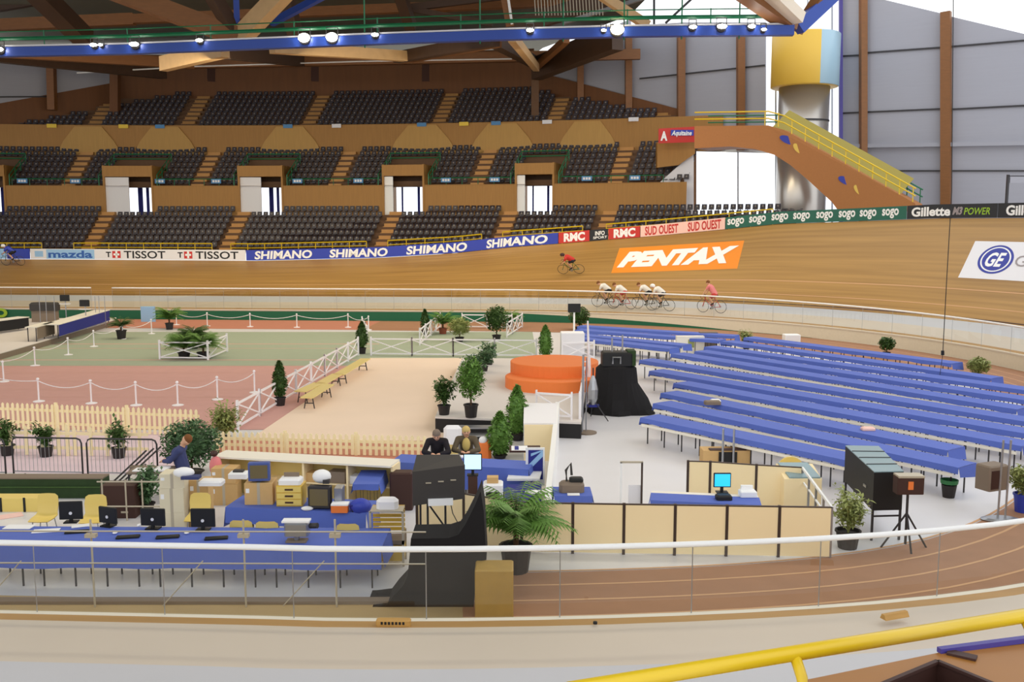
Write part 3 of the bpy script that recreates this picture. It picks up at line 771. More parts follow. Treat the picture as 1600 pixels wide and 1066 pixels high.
# ------------------------------------------------------------------ lighting gantry
ga = [(-60,84),(0,82),(200,78),(400,70),(600,62),(800,55),(1000,50),(1240,48)]
def gp(px, dz=0):
    for (a,ya),(b,yb) in zip(ga, ga[1:]):
        if px <= b: y = ya+(yb-ya)*(px-a)/(b-a); break
    else: y = 48
    return WD(px, y, 57-4.5*(px/1240))+Vector((0,0,dz))
t = thing('lighting_gantry', 'long blue catwalk beam with green rail hanging under the roof', 'gantry', gp(600))
B = Vector(t.location); X = [-60+65*i for i in range(21)]
m = MB()
for a, b in zip(X, X[1:]): m.beam(gp(a)-B, gp(min(b,1240))-B, .5, .5)
m.build('main_beam', 'blue_steel', t)
m = MB()
for a, b in zip(X, X[1:]): m.beam(gp(a,.33)-B+Vector((0,.1,0)), gp(min(b,1240),.33)-B+Vector((0,.1,0)), .5, .09)
m.build('walkway', 'ad_white', t)
m = MB()
m.tube([gp(x,.75)-B for x in X], .11, 6)
for x in X[::2]: m.tube([gp(x,.3)-B, gp(x,1.2)-B], .035, 4)
m.tube([gp(x,1.15)-B for x in X], .03, 4); m.build('guard_rail', 'rail_green', t)
for x in (570,750,880,975,1065,1155): MB().tube([gp(x,-.4)-B, gp(x,3)-B], .04, 4).build('hanger', 'rail_green', t)
for i, (px, py, k) in enumerate(((5,77,2),(152,70,1),(163,70,0),(215,69,2),(316,63,1),(478,59,3),(521,58,3),(588,54,1),(828,47,1),(942,47,0),(963,46,4),(1080,42,1),(1125,41,2),(1171,41,1),(1190,46,0))):
    p = gp(px, .12); p.y -= .5; p.z = WD(px, py, p.y).z
    r = (.14,.2,.26,.32,.36)[k]
    t = thing('spotlight', 'lit spotlight on the blue gantry, %s from the left%s' % (ORD[i], ', the big warm one' if k == 4 else ''), 'lamp', p, 0, 'spotlights on the gantry')
    m = MB(); m.lathe([(r*.5,-.02),(r,.1),(r,.3),(r*.6,.45)], 12); m.T = Matrix.Identity(4); hb = m.build('housing', 'dark_steel', t); hb.rotation_euler = (-PI/2*1.1, 0, 0); hb.location = (0,.05,0)
    m = MB(); m.ball((0,0,0), r, (1,.4,.75 if k > 2 else .45), 14, 8); m.build('lens', 'lamp_warm' if k == 4 else 'lamp_glow', t, smooth=True)
    m = MB(); m.tube([(-r,.15,0),(-r,.15,r+.2),(r,.15,r+.2),(r,.15,0)], .03, 4); m.build('bracket', 'dark_steel', t)
# ================================================================== INFIELD
def V3(x, y, z=0): return Vector((x, y, z))
# ---- plants
def leaves(mb, pts, size, rng, droop=.3):
    for p in pts:
        a = rng.uniform(0, 2*PI); t = rng.uniform(-.6, 1.0); l = size*rng.uniform(.7, 1.3); w = l*.42
        d = V3(math.cos(a)*math.cos(t), math.sin(a)*math.cos(t), math.sin(t)); u = d.cross(V3(0,0,1)).normalized(); n = u.cross(d)
        mb.add([p-d*l*.5, p+u*w*.5+n*.02*l, p+d*l*.5-V3(0,0,droop*l*.4), p-u*w*.5+n*.02*l], [(0,1,2,3)])
def pot(t, r, h, mat='pot_black', z=0):
    m = MB(); m.lathe([(r*.75,z),(r*.95,z+h*.9),(r*1.05,z+h*.9),(r*1.05,z+h),(r*.9,z+h),(r*.85,z+h*.85)], 14); m.build('pot', mat, t, smooth=False)
def plant(kind, loc, h, r, leaf, label, name, pr=.16, ph=.28, potm='pot_black', n=420, group=None, seed=1, size=.1):
    if kind in ('bush','loose','conifer'): n = int(n*1.7); size *= 1.3
    else: n = int(n*1.5)
    rng = random.Random(seed); t = thing(name, label, 'plant', loc, rng.uniform(0,6), group)
    if ph: pot(t, pr, ph, potm)
    m = MB(); pts = []
    if kind == 'conifer':
        for i in range(n):
            k = rng.random()**.8; z = ph+.04+(h-ph)*k; rr = r*(math.sin(PI*min(1,(k*.85+.15)))**.7)*(1-k*.35); a = rng.uniform(0,2*PI); q = rr*rng.uniform(.55,1)
            pts.append(V3(q*math.cos(a), q*math.sin(a), z))
        m.ball((0,0,ph+(h-ph)*.45), 1, (r*.6,r*.6,(h-ph)*.45), 10, 8)
    elif kind == 'bush':
        c = ph+(h-ph)*.58; rz = (h-ph)*.46
        for i in range(n):
            a = rng.uniform(0,2*PI); q = rng.uniform(-1,1); k = rng.uniform(.6,1.08); s = math.sqrt(1-q*q)
            pts.append(V3(r*k*s*math.cos(a), r*k*s*math.sin(a), c+rz*k*q))
        m.ball((0,0,c), 1, (r*.6,r*.6,rz*.6), 10, 8)
    elif kind == 'loose':
        for j in range(9):
            a = rng.uniform(0,2*PI); b = rng.uniform(.1,.5); d = V3(math.cos(a)*math.sin(b), math.sin(a)*math.sin(b), math.cos(b))
            L = (h-ph)*rng.uniform(.6,1.05); m.tube([V3(0,0,ph*.8), V3(0,0,ph)+d*L*.5, V3(0,0,ph)+d*L], .012, 4)
            for i in range(n//9):
                k = rng.uniform(.25,1.02); pts.append(V3(0,0,ph)+d*L*k+V3(rng.gauss(0,r*.22),rng.gauss(0,r*.22),rng.gauss(0,.05)))
    elif kind == 'palm':
        nf = max(12, n//26)
        for j in range(nf):
            a = 2*PI*j/nf+rng.uniform(-.2,.2); el = rng.uniform(.35,1.35); L = r*rng.uniform(.85,1.2); hz = V3(math.cos(a), math.sin(a), 0); P0 = V3(0,0,ph+(h-ph)*.25)
            q = []
            for i in range(8):
                k = i/7; q.append(P0+hz*L*k*math.cos(el*(1-k*.3))+V3(0,0,1)*(L*k*math.sin(el)*1.15-L*k*k*.55))
            m.tube(q, .012, 3, .004); side = V3(-math.sin(a), math.cos(a), 0)
            for i in range(1, 8):
                for sg in (-1, 1):
                    for e in (0,.5):
                        b0 = q[i-1].lerp(q[i], e); l = L*.34*(1-abs(i/7-.45)*.9); tip = b0+side*sg*l*.8+hz*l*.45-V3(0,0,l*.35); w = hz*l*.12
                        m.add([b0-w, b0+w, tip], [(0,1,2)])
    leaves(m, pts, size, rng); m.build('foliage', leaf, t)
    if kind in ('palm','bush'):
        MB().tube([(0,0,ph*.8),(0,.01,ph+(h-ph)*.35)], .03 if kind == 'bush' else .05, 6).build('stem', 'bark', t)
    return t
PL = [ # kind, px, py base, z, h, r, leaf, label, name, n, size, pr, ph
 ('conifer',438,634,0,1.55,.3,'leaf_dark','dark conifer in a black pot near the lower end of the white cross fence','potted_conifer',520,.13,.2,.3),
 ('conifer',566,553,0,1.55,.36,'leaf_dark','dark conifer in a pot at the top corner of the white cross fence','potted_conifer',420,.14,.2,.3),
 ('conifer',852,560,0,1.55,.42,'leaf_mid','green cone shaped conifer behind the orange podium','potted_conifer',480,.14,.2,.1),
 ('conifer',808,688,0,1.6,.42,'leaf_mid','green conifer standing by the far corner of the long white counter','potted_conifer',480,.12,.2,.2),
 ('conifer',781,716,0,1.25,.42,'leaf_mid','green conifer in front of the stage steps','potted_conifer',520,.12,.2,.1),
 ('bush',736,652,.5,1.75,.42,'leaf_mid','round leafed tree in a black pot on the front edge of the stage','potted_tree',700,.11,.22,.4),
 ('loose',694,648,.5,1.15,.4,'leaf_dark','loose dark leafed plant in a pale pot at the left front corner of the stage','potted_plant',360,.13,.2,.3),
 ('conifer',664,524,0,1.45,.3,'leaf_dark','slim dark conifer left of the small white enclosure','potted_conifer',380,.15,.2,.3),
 ('palm',692,522,0,1.6,1.05,'leaf_mid','palm with spread fronds inside the small white enclosure','potted_palm',520,.1,.25,.35),
 ('bush',718,534,0,1.25,.62,'leaf_pale','bright green low bush in front of the small white enclosure','potted_bush',520,.14,.25,.25),
 ('bush',776,532,0,1.85,.62,'leaf_dark','tall dense dark bush at the right of the small white enclosure','potted_bush',620,.16,.25,.3),
 ('palm',796,512,0,1.5,.9,'leaf_mid','palm behind the dark bush at the small white enclosure','potted_palm',420,.1,.25,.3),
 ('bush',905,516,0,1.35,.62,'leaf_dark','dark leafy bush beside the black screen at the far ends of the blue tables','potted_bush',520,.15,.25,.2),
 ('palm',190,530,0,1.5,.8,'leaf_dark','small palm in a dark pot behind the rope posts at the left','potted_palm',460,.1,.28,.5),
 ('palm',265,515,0,1.7,1.1,'leaf_mid','palm against the green wall above the planter','potted_palm',480,.1,.25,.4),
 ('palm',288,560,0,1.5,1.0,'leaf_mid','left palm inside the white cross fence planter','potted_palm',1300,.1,.3,.3),
 ('palm',318,560,0,1.5,1.0,'leaf_mid','right palm inside the white cross fence planter','potted_palm',1300,.1,.3,.3),
 ('palm',302,545,0,1.45,1.0,'leaf_dark','rear palm inside the white cross fence planter','potted_palm',1300,.1,.3,.3),
 ('loose',1166,545,0,.95,.42,'leaf_pale','small pale plant behind the far ends of the blue table rows','potted_plant',300,.14,.2,.2),
 ('bush',1385,560,0,1.0,.36,'leaf_dark','small round dark bush behind the blue table rows','potted_bush',420,.12,.18,.3),
 ('bush',1528,598,0,1.0,.42,'leaf_pale','olive green bush at the right behind the blue table rows','potted_bush',480,.12,.18,.3),
 ('loose',1324,856,0,1.15,.42,'leaf_pale','pale flowering plant in a black pot at the right end of the cream panels','potted_plant',520,.1,.24,.36),
 ('loose',1597,800,0,1.15,.4,'leaf_pale','pale plant in a blue pot at the right edge by the two steel poles','potted_plant',420,.12,.2,.42),
 ('loose',350,688,0,1.1,.6,'leaf_pale','sprawling pale bush at the corner of picket fence and cross fence','garden_bush',620,.13,.2,.12),
 ('bush',300,742,0,1.35,.72,'leaf_blue','big dark rounded bush between the picket fences and the storage counter','garden_bush',900,.13,.3,.1),
 ('loose',72,714,0,1.0,.34,'leaf_dark','small dark plant behind the left crowd barrier','potted_plant',240,.12,.2,.3),
 ('loose',186,716,0,1.05,.4,'leaf_dark','small dark plant behind the right crowd barrier','potted_plant',280,.12,.2,.3),
 ('loose',12,712,0,1.05,.42,'leaf_dark','small dark plant at the left edge behind the barriers','potted_plant',280,.12,.2,.3),
 ('loose',228,800,0,1.0,.4,'leaf_blue','dark plant standing between the metal frame bars and the carton stack','potted_plant',420,.12,.2,.2),
]
for i, (k,px,py,z,h,r,lf,lb,nm,n,sz,pr,ph) in enumerate(PL):
    plant(k, G(px,py,z), h, r, lf, lb, nm, pr, ph, 'pot_terra' if i == 8 else ('ad_blue' if i == 22 else 'pot_black'), n, None, i+3, sz)
plant('palm', G(806,893), 1.9, 1.05, 'leaf_mid', 'big green palm in front of the cream panels beside the black draped stand', 'potted_palm', .3, .5, 'pot_black', 900, None, 77, .1)
# trailing garland plants along the stage left edge
for i, (px, py, h) in enumerate(((757,580,.95),(744,592,.9),(765,570,.9),(733,600,.85))):
    plant('loose', G(px,py,.5), h, .5, 'leaf_blue', 'bluish green climbing plant along the left edge of the stage, %s from the back' % ORD[(1,2,0,3)[i]], 'potted_plant', .15, .2, 'pot_black', 300, 'climbing plants on the stage edge', 200+i, .14)
# ---- white cross braced fence sections
def cross_section(L, label=None, h=.85, nx=1):
    t = thing('cross_fence', label or 'x', 'fence')
    MB().box(-.035,-.035,0,.035,.035,h+.08).build('post', 'fence_white', t)
    p = MB().box(-.035,-.035,0,.035,.035,h+.08).build('post', 'fence_white', t); p.location.x = L
    MB().box(0,-.03,h-.06,L,.03,h).build('top_rail', 'fence_white', t); MB().box(0,-.025,.08,L,.025,.14).build('bottom_rail', 'fence_white', t)
    m = MB()
    for k in range(nx):
        a, b = L*k/nx, L*(k+1)/nx
        m.beam((a,0,.12), (b,0,h-.05), .035, .045); m.beam((a,-.02,h-.05), (b,-.02,.12), .035, .045)
        if k: m.box(a-.02,-.02,.1,a+.02,.02,h)
    m.build('cross_brace', 'fence_white', t); return t
cproto = cross_section(2.0); used = [False]
def cross_line(pts, z=0, where='', h=1.0):
    tot = 0
    for a, b in zip(pts, pts[1:]):
        A, B = G(*a, z), G(*b, z); L = (B-A).length; n = max(1, round(L/2.0)); rz = math.atan2(B.y-A.y, B.x-A.x)
        for i in range(n):
            loc = A.lerp(B, i/n); tot += 1
            lab = 'white cross braced fence section %s, %s along' % (where, ORD[tot-1])
            if not used[0]: o = cproto; o.location = loc; o.rotation_euler.z = rz; o['label'] = lab; used[0] = True
            else: o = dup(cproto, lab, loc, rz)
            o['group'] = 'white cross braced fence sections'
            o.scale = (L/n/2.0, 1, h)
cross_line([(372,672),(560,556)], 0, 'on the diagonal beside the benches', 1.0)
cross_line([(580,556),(838,559)], 0, 'on the far side of the podium floor')
cross_line([(574,535),(566,519)], 0, 'by the top left conifer')
cross_line([(250,562),(325,563),(355,550)], 0, 'around the palm planter')
cross_line([(656,540),(688,512)], 0, 'left side of small enclosure')
cross_line([(722,513),(800,514)], 0, 'back of small enclosure', 1.0)
cross_line([(792,528),(816,512)], 0, 'right side of small enclosure')
cross_line([(878,564),(928,562)], 0, 'beside the white kiosk')
cross_line([(838,652),(893,656)], .5, 'in front of the orange podium', .9)
cross_line([(906,655),(914,600)], .5, 'on the right edge of the stage', .9)
# ---- picket fences
def picket(A, B, h, where, mat='picket_cream', step=.16):
    L = (B-A).length; n = max(1, round(L/2.2)); rz = math.atan2(B.y-A.y, B.x-A.x); w = L/n
    t0 = None
    for i in range(n):
        lab = 'cream picket fence panel %s, %s from the left' % (where, ORD[i])
        if t0 is None:
            t0 = thing('picket_fence', lab, 'fence', A, rz, 'picket fence panels %s' % where)
            m = MB(); k = int(w/step)
            for j in range(k):
                x = (j+.5)*w/k; m.add([(x-.042,-.012,.04),(x+.042,-.012,.04),(x+.042,-.012,h-.05),(x,-.012,h),(x-.042,-.012,h-.05),(x-.042,.012,.04),(x+.042,.012,.04),(x+.042,.012,h-.05),(x,.012,h),(x-.042,.012,h-.05)],
                    [(0,1,2,3,4),(9,8,7,6,5)]+[(q,5+q,5+(q+1)%5,(q+1)%5) for q in range(5)])
            m.build('pickets', mat, t0)
            for z in (.2, h-.25): MB().box(0,.013,z,w,.05,z+.08).build('rail', mat, t0)
            MB().box(-.04,.02,0,.04,.09,h+.04).build('post', mat, t0)
        else: dup(t0, lab, A.lerp(B, i/n), rz)
picket(G(-20,670), G(312,684), .85, 'in the back row')
picket(G(-20,712), G(232,716), .85, 'in the front row', step=.4)
picket(G(336,708), G(668,716), .62, 'in front of the podium floor', step=.155)
mb = MB(); mb.prism([G(336,716)[:2], G(668,722)[:2], G(668,690)[:2], G(350,686)[:2]], 0, .018); struct(mb, 'floor_strip', 'rubber_red')
# ---- rope posts
sp = thing('rope_post', 'x', 'post')
m = MB(); m.lathe([(.2,0),(.2,.03),(.06,.06)], 14); m.build('base', 'fence_white', sp); MB().lathe([(.03,.05),(.03,.78)], 8).build('pole', 'fence_white', sp); MB().ball((0,0,.82), .055).build('knob', 'fence_white', sp, smooth=True)
rope_used = False
def ropeline(pts, where, chain=True):
    global rope_used
    W = [G(*p) for p in pts]
    for i, w_ in enumerate(W):
        if not (-30 < pts[i][0] < 1630): continue
        lab = 'white rope post %s, %s from the left' % (where, ORD[i])
        if not rope_used: sp.location = w_; sp['label'] = lab; sp['group'] = 'white rope posts'; rope_used = True
        else: dup(sp, lab, w_)
    if chain:
        for i, (a, b) in enumerate(zip(W, W[1:])):
            q = [a.lerp(b, k/10)+V3(0,0,.76-.22*(1-(2*k/10-1)**2)) for k in range(11)]; base = a.lerp(b,.5)+V3(0,0,.54)
            m = MB(); m.tube([x-base for x in q], .018, 5); o = m.build('barrier_rope', 'fence_white', None, base, smooth=True)
            tag(o, 'white rope sagging between rope posts %s, %s span' % (where, ORD[i]), 'rope', 'white ropes')
ropeline([(-60,600),(61,628),(143,631),(213,634),(278,634),(340,625),(398,614)], 'in the front line')
ropeline([(-10,592),(55,572),(107,555),(147,542),(192,530),(237,522)], 'in the slanting left line')
ropeline([(276,508),(324,510),(391,511),(464,512),(544,512),(576,516)], 'in the far line')
ropeline([(6,597)], 'standing alone at the left edge', False)
# ---- yellow benches
bp = thing('wooden_bench', 'x', 'bench', group='yellow benches by the cross fence')
MB().box(-1.1,-.22,.42,1.1,.22,.46).build('seat', 'bench_wood', bp)
for x in (-.85,.85):
    m = MB()
    for y in (-.18,.18): m.beam((x,y*.6,.42),(x,y,0),.03,.03)
    m.beam((x,-.14,.2),(x,.14,.2),.03,.03); m.build('leg_frame', 'dark_steel', bp)
bs = [((468,612),(500,598)),((500,600),(528,584)),((528,586),(572,560)),((478,622),(514,600))]
for i, (a, b) in enumerate(bs):
    A, B = G(*a,.45), G(*b,.45); c = (A+B)/2; c.z = 0; rz = math.atan2(B.y-A.y, B.x-A.x)
    lab = 'long pale yellow bench beside the diagonal cross fence, %s' % ['nearest in the inner line','middle of the line','farthest at the top end','doubled up in front of the others'][i]
    o = bp if i == 0 else dup(bp); o.location = c; o.rotation_euler.z = rz; o['label'] = lab; o.scale = ((B-A).length/2.3, 1, 1)
# ---- stage with podium
t = thing('stage', 'low stage with pale carpeted top and black sides under the orange podium', 'stage', G(790,676))
B = Vector(t.location); q = [G(680,651,.5), G(908,660,.5), G(922,560,.5), G(722,560,.5)]
pp = [(v.x-B.x, v.y-B.y) for v in q]
m = MB(); m.prism(pp, 0, .44); m.build('skirt', 'stage_black', t); m = MB(); m.prism(pp, .44, .5); m.build('deck', 'carpet_grey', t)
t = thing('stage_steps', 'two black and silver steps in front of the stage', 'steps', G(742,690))
for z, y in ((.2,-.1),(.36,.25)):
    MB().box(-.75,y,0,.75,y+.35,z-.04).build('riser', 'stage_black', t); MB().box(-.75,y-.02,z-.04,.75,y+.35,z).build('tread', 'steel', t)
c = G(866,597,.5); c.z = .5
t = thing('podium', 'orange round winners podium with two levels on the stage', 'podium', c)
MB().lathe([(1.62,0),(1.62,.78),(1.6,.8),(0.01,.8)], 48).build('drum', 'orange', t); m = MB(); m.T = Matrix.Translation((-.1,-1.0,0)) @ Matrix.Scale(1.1,4,(1,0,0)); m.lathe([(1.55,0),(1.55,.38),(1.53,.4),(0.01,.4)], 48); m.build('step', 'orange', t)
# ---- kiosk, black draped loudspeaker, lamp stand and tripod
o = MB().bb(-.55,-.4,0,.55,.4,1.25,.03).build('white_kiosk', 'white_cloth', None, G(894,560)); tag(o, 'white cloth covered kiosk behind the orange podium', 'kiosk')
t = thing('monitor_screen', 'small black screen on a white stand by the dark bush', 'screen', G(897,522)); MB().box(-.36,-.05,1.25,.36,.08,1.75).build('screen', 'black', t); MB().box(-.05,0,0,.05,.06,1.25).build('stand', 'white', t); MB().box(-.3,-.1,0,.3,.2,.03).build('base', 'white', t)
c = G(962,643); rng = random.Random(5)
t = thing('draped_loudspeaker', 'tall loudspeaker wrapped in black cloth between stage and blue tables', 'loudspeaker', c)
m = MB(); n = 28; rows_ = [(0,1.05,.9),(.15,.95,.8),(.5,.8,.62),(1.0,.72,.5),(1.5,.68,.42),(1.62,.55,.34)]; Vv = []
for k, (z, rx, ry) in enumerate(rows_):
    for j in range(n):
        a = 2*PI*j/n; f = 1+.07*math.sin(a*7+k)*(1-z/1.9)+(.35*max(0,math.cos(a+.3))**8 if z < .6 else 0); Vv.append((rx*f*math.cos(a), ry*f*math.sin(a), z))
m.add(Vv, [(k*n+j, k*n+(j+1)%n, (k+1)*n+(j+1)%n, (k+1)*n+j) for k in range(len(rows_)-1) for j in range(n)]+[tuple(len(Vv)-n+j for j in range(n))]); m.build('drape', 'black_cloth', t)
MB().bb(-.5,-.35,1.6,.5,.35,2.05,.05).build('cabinet', 'black', t)
m = MB(); m.tube([(-.16,-.37,1.68),(-.16,-.4,1.9),(.1,-.4,1.9),(.1,-.37,1.68)], .03, 5); m.build('handle', 'steel', t)
MB().box(.35,-.3,1.6,.62,.3,2.1).build('side_flap', 'hedge_green', t)
m = MB(); m.tube([(-.15,0,2.05),(-.15,0,2.5)],.03,5); m.tube([(.2,0,2.05),(.2,0,2.6)],.03,5); m.build('pole', 'steel', t)
t = thing('pole_stand', 'tall steel pole on a round brown base at the stage corner', 'stand', G(917,677))
MB().lathe([(.3,0),(.3,.04),(.05,.06)], 18).build('base', 'taupe', t); m = MB(); m.tube([(-.15,0,.04),(-.13,0,2.4)], .035, 6); m.tube([(-.02,.1,.04),(-.02,.1,2.3)], .02, 6); m.build('pole', 'steel', t)
t = thing('microphone_tripod', 'black tripod with a silver grey cover beside the black draped loudspeaker', 'tripod', G(926,656))
m = MB(); m.tube([(0,0,.6),(.0,0,1.7)], .025, 6); m.build('mast', 'dark_steel', t)
for a in (-.5, 1.6, 3.7): MB().tube([(0,0,.7),(.55*math.cos(a),.55*math.sin(a),0)], .018, 5).build('leg', 'dark_steel', t)
m = MB(); m.lathe([(.08,.5),(.16,.7),(.17,1.0),(.1,1.3),(.04,1.45)], 10); m.build('cover', 'steel', t); MB().box(-.2,-.06,.42,.2,.06,.5).build('bracket', 'blue_dark', t)
o = MB().tube([(0,0,0),(.05,0,1.2),(-.02,0,2.9)], .09, 8, .03).build('folded_parasol', 'fence_white', None, G(918,628)); tag(o, 'white folded parasol standing behind the stage corner', 'parasol')
# ---- blue covered tables
tt = thing('trestle_table', 'x', 'table'); MB().box(-1.09,-.36,.7,1.09,.36,.74).build('tabletop', 'table_white', tt)
for x in (-.9,-.3,.3,.9):
    for y in (-.3,.3): MB().box(x-.013,y-.013,0,x+.013,y+.013,.7).build('leg', 'dark_steel', tt)
tused = [0]
ROWS = [((1000,666),(1345,741)),((1020,643),(1497,748)),((1032,626),(1480,720)),((1052,610),(1596,713)),((1014,590),(1640,699)),((999,572),(1650,681)),((1048,562),(1588,653)),((1085,554),(1650,640)),((1100,547),(1640,622)),((1127,538),(1548,598)),((1162,532),(1487,574)),
        ((900,537),(1045,554)),((900,528),(1066,545)),((898,520),(1124,537)),((902,514),(1147,530))]
RN = ['nearest','second nearest','third','fourth','fifth','sixth','seventh','eighth','ninth','tenth','farthest','nearest short far-left','second short far-left','third short far-left','last short far-left']
def cloth_row(A, B, label, group, white=True, dep=.78, h=.75, front=.14, back=.2, name='table_cloth', ends=.22, mat='blue_cloth'):
    A = Vector((A.x, A.y, 0)); B = Vector((B.x, B.y, 0)); L = (B-A).length; rz = math.atan2(B.y-A.y, B.x-A.x)
    t = thing(name, label, 'tablecloth', A, rz, group); rng = random.Random(int(A.x*100))
    m = MB(); n = max(4, int(L/.45)); V = []
    for i in range(n+1):
        x = L*i/n; w = .012*math.sin(i*1.7)+rng.uniform(-.012,.012)
        V += [(x,-.01-.02*rng.random(),h-front+w),(x,0,h+.004),(x,dep*.5,h+.008),(x,dep,h+.004),(x,dep+.02,h-back+w)]
    fs = [(5*i+j,5*i+5+j,5*i+6+j,5*i+1+j) for i in range(n) for j in range(4)]
    m.add(V, fs)
    for x, sg in ((0,-1),(L,1)): m.add([(x,0,h),(x,dep,h),(x+sg*.06,dep,h-ends-.1),(x+sg*.05,0,h-ends)], [(0,1,2,3)])
    m.build('cloth', mat, t)
    if white:
        m = MB(); m.add([(0.1,-.06,h-front-.02),(L-.1,-.06,h-front-.02),(L-.1,-.06,h-front-.09),(0.1,-.06,h-front-.09),(0.1,-.0,h-front-.02),(L-.1,-.0,h-front-.02),(L-.1,-.0,h-front-.09),(0.1,-.0,h-front-.09)], [(3,2,1,0),(0,1,5,4),(7,6,2,3)])
        m.build('white_edge', 'table_white', t)
    return t
def table_row(A, B, label, lab2, group, **k):
    A = Vector((A.x,A.y,0)); B = Vector((B.x,B.y,0)); L = (B-A).length; n = max(1, round(L/2.2)); rz = math.atan2(B.y-A.y, B.x-A.x); nv = V3(-math.sin(rz), math.cos(rz))
    for i in range(n):
        c = A.lerp(B, (i+.5)/n)+nv*.4; lab = lab2 % ORD[i] if n > 1 else lab2.replace(', %s from the left','')
        if not tused[0]: o = tt; o.location = c; o.rotation_euler.z = rz; o['label'] = lab; tused[0] = 1
        else: o = dup(tt, lab, c, rz)
        o['group'] = 'tables under the blue cloths'; o.scale.x = L/n/2.2
    return cloth_row(A, B, label, group, **k)
for i, (a, b) in enumerate(ROWS):
    wh = i < 7 or i == 11
    hz = .5 if wh else .61
    A, B = G(*a, hz), G(*b, hz)
    table_row(A, B, 'long royal blue cloth over the %s row of tables' % RN[i], 'folding table under the %s blue row, %%s from the left' % RN[i], 'long blue cloths over the table rows', white=wh)
# small things on the rows
for i, (px, py, nm, w_, h_, mt, lb) in enumerate(((1113,632,'cloth_bag',.5,.12,'taupe','small beige bag on the fourth blue row'),(1118,629,'paper_cup_stack',.3,.1,'paper','white folded cloth on the fourth blue row'),(1356,672,'magazine_pile',.35,.08,'pink_board','pink papers lying on the third blue row'))):
    o = MB().bb(-w_/2,-.12,0,w_/2,.12,h_,.03).build(nm, mt, None, G(px,py,.765)); tag(o, lb, 'bag' if i == 0 else 'papers')
# boxes around the rows
o = MB().bb(-.4,-.3,0,.4,.3,.62,.02).build('white_bin', 'paper', None, G(1236,541)); tag(o, 'white square bin behind the farthest blue row', 'bin')
t = thing('display_counter', 'pale counter with green print between the two groups of blue tables', 'counter', G(1080,552)); MB().box(-.75,-.2,0,.6,.2,.85).build('body', 'table_white', t); MB().box(-.2,-.21,.3,.1,-.2,.7).build('print', 'leaf_pale', t)
o = MB().box(-.45,-.2,0,.45,.2,.8).build('grey_counter', 'taupe', None, G(1106,543)); tag(o, 'grey brown counter right of the pale counter', 'counter')
t = thing('cabinet', 'light brown low cabinet with two steel poles in front of the nearest blue row', 'cabinet', G(1133,728)); MB().box(-.62,-.2,0,.62,.3,.45).build('body', 'carton', t); MB().box(-.22,-.25,.1,.25,-.2,.42).build('opening', 'black', t); MB().box(-.45,-.2,.45,.5,.0,.48).build('lid', 'umber', t)
m = MB()
for x in (-.14,.14): m.tube([(x,-.3,0),(x,-.3,1.05)], .03, 6)
m.build('pole', 'steel', t)
t = thing('waste_basket', 'black waste basket with green rim at the end of the second blue row', 'basket', G(1482,777)); MB().lathe([(.13,0),(.17,.3),(.15,.3),(.12,.02)], 14).build('bin', 'pot_black', t); m = MB(); m.lathe([(.19,.33),(.2,.42),(.18,.42),(.17,.33)], 14); m.build('rim', 'tail_green', t)
# pole pair with speaker
t = thing('loudspeaker_stand', 'two tall steel poles on an oval base at the right edge', 'stand', G(1563,813)); m = MB(); m.T = Matrix.Scale(.6,4,(0,1,0)); m.lathe([(.4,0),(.42,.03),(.3,.06)], 20); m.build('base', 'steel', t)
for x in (-.06,.1): MB().tube([(x,0,.04),(x+.02,0,1.75)], .022, 6).build('pole', 'steel', t)
o = MB().bb(-.22,-.2,0,.34,.2,.55,.03).build('loudspeaker', 'taupe', None, WD(1545,764,20.4)); o.rotation_euler.z = .4; tag(o, 'brown grey loudspeaker mounted by the two steel poles', 'loudspeaker'); MB().box(-.18,-.21,.05,.05,-.2,.45).build('grille', 'umber', o)
# ---- cream exhibition panels
def panel(A, B, label, h=1.0):
    A = Vector((A[0],A[1],0)); B = Vector((B[0],B[1],0)); L = (B-A).length
    t = thing('partition_panel', label, 'panel', A, math.atan2(B.y-A.y,B.x-A.x), 'cream partition panels')
    MB().box(.03,-.02,.03,L-.02,.02,h-.02).build('board', 'panel_cream', t); MB().box(-.025,-.03,0,.03,.03,h+.01).build('post', 'panel_post', t)
    MB().box(0,-.025,h-.02,L,.025,h).build('top_rail', 'panel_post', t); return t
fx = [(635,790),(735,850),(815,851),(895,852),(975,854),(1055,856),(1136,858),(1218,861),(1300,868)]
PX = [(-1.9,18.75),(-.95,18.6)]+[tuple(G(x,786+(x-895)*.015,1.0)[:2]) for x in (815,895,975,1055,1136,1218,1300)]
for i, (a, b) in enumerate(zip(PX, PX[1:])): panel(a, b, 'cream partition panel with dark posts in the front row, %s from the left' % ORD[i])
BK = [tuple(G(x,y,1.0)[:2]) for x, y in ((1075,720),(1110,721),(1182,726),(1254,730))]
for i, (a, b) in enumerate(zip(BK, BK[1:])): panel(a, b, 'cream partition panel in the back row behind the small office, %s from the left' % ORD[i])
t = thing('side_railing', 'white side panel joining front and back partitions at the right', 'panel', (*BK[-1],0)); B = Vector(t.location); e1 = Vector((*PX[-1],0)); m = MB(); dd = e1-B
m.beam(V3(0,0,.98), dd+V3(0,0,.98), .04, .05); m.beam(V3(0,0,.7), dd+V3(0,0,.7), .03, .03); m.build('rail', 'white', t)
for k in range(5): p = dd*(k/4); MB().box(p.x-.02,p.y-.02,0,p.x+.02,p.y+.02,1.0).build('post', 'steel', t)
# doorway frame in the office
t = thing('door_frame', 'narrow open white frame standing in the small office', 'frame', G(985,800)); 
for x in (-.22,.24): MB().box(x-.02,-.02,0,x+.02,.02,1.12).build('post', 'white' if x < 0 else 'panel_post', t)
MB().box(-.24,-.02,1.1,.26,.02,1.14).build('lintel', 'galv', t); MB().box(-.05,.02,.0,.22,.03,.6).build('panel', 'ad_white', t)
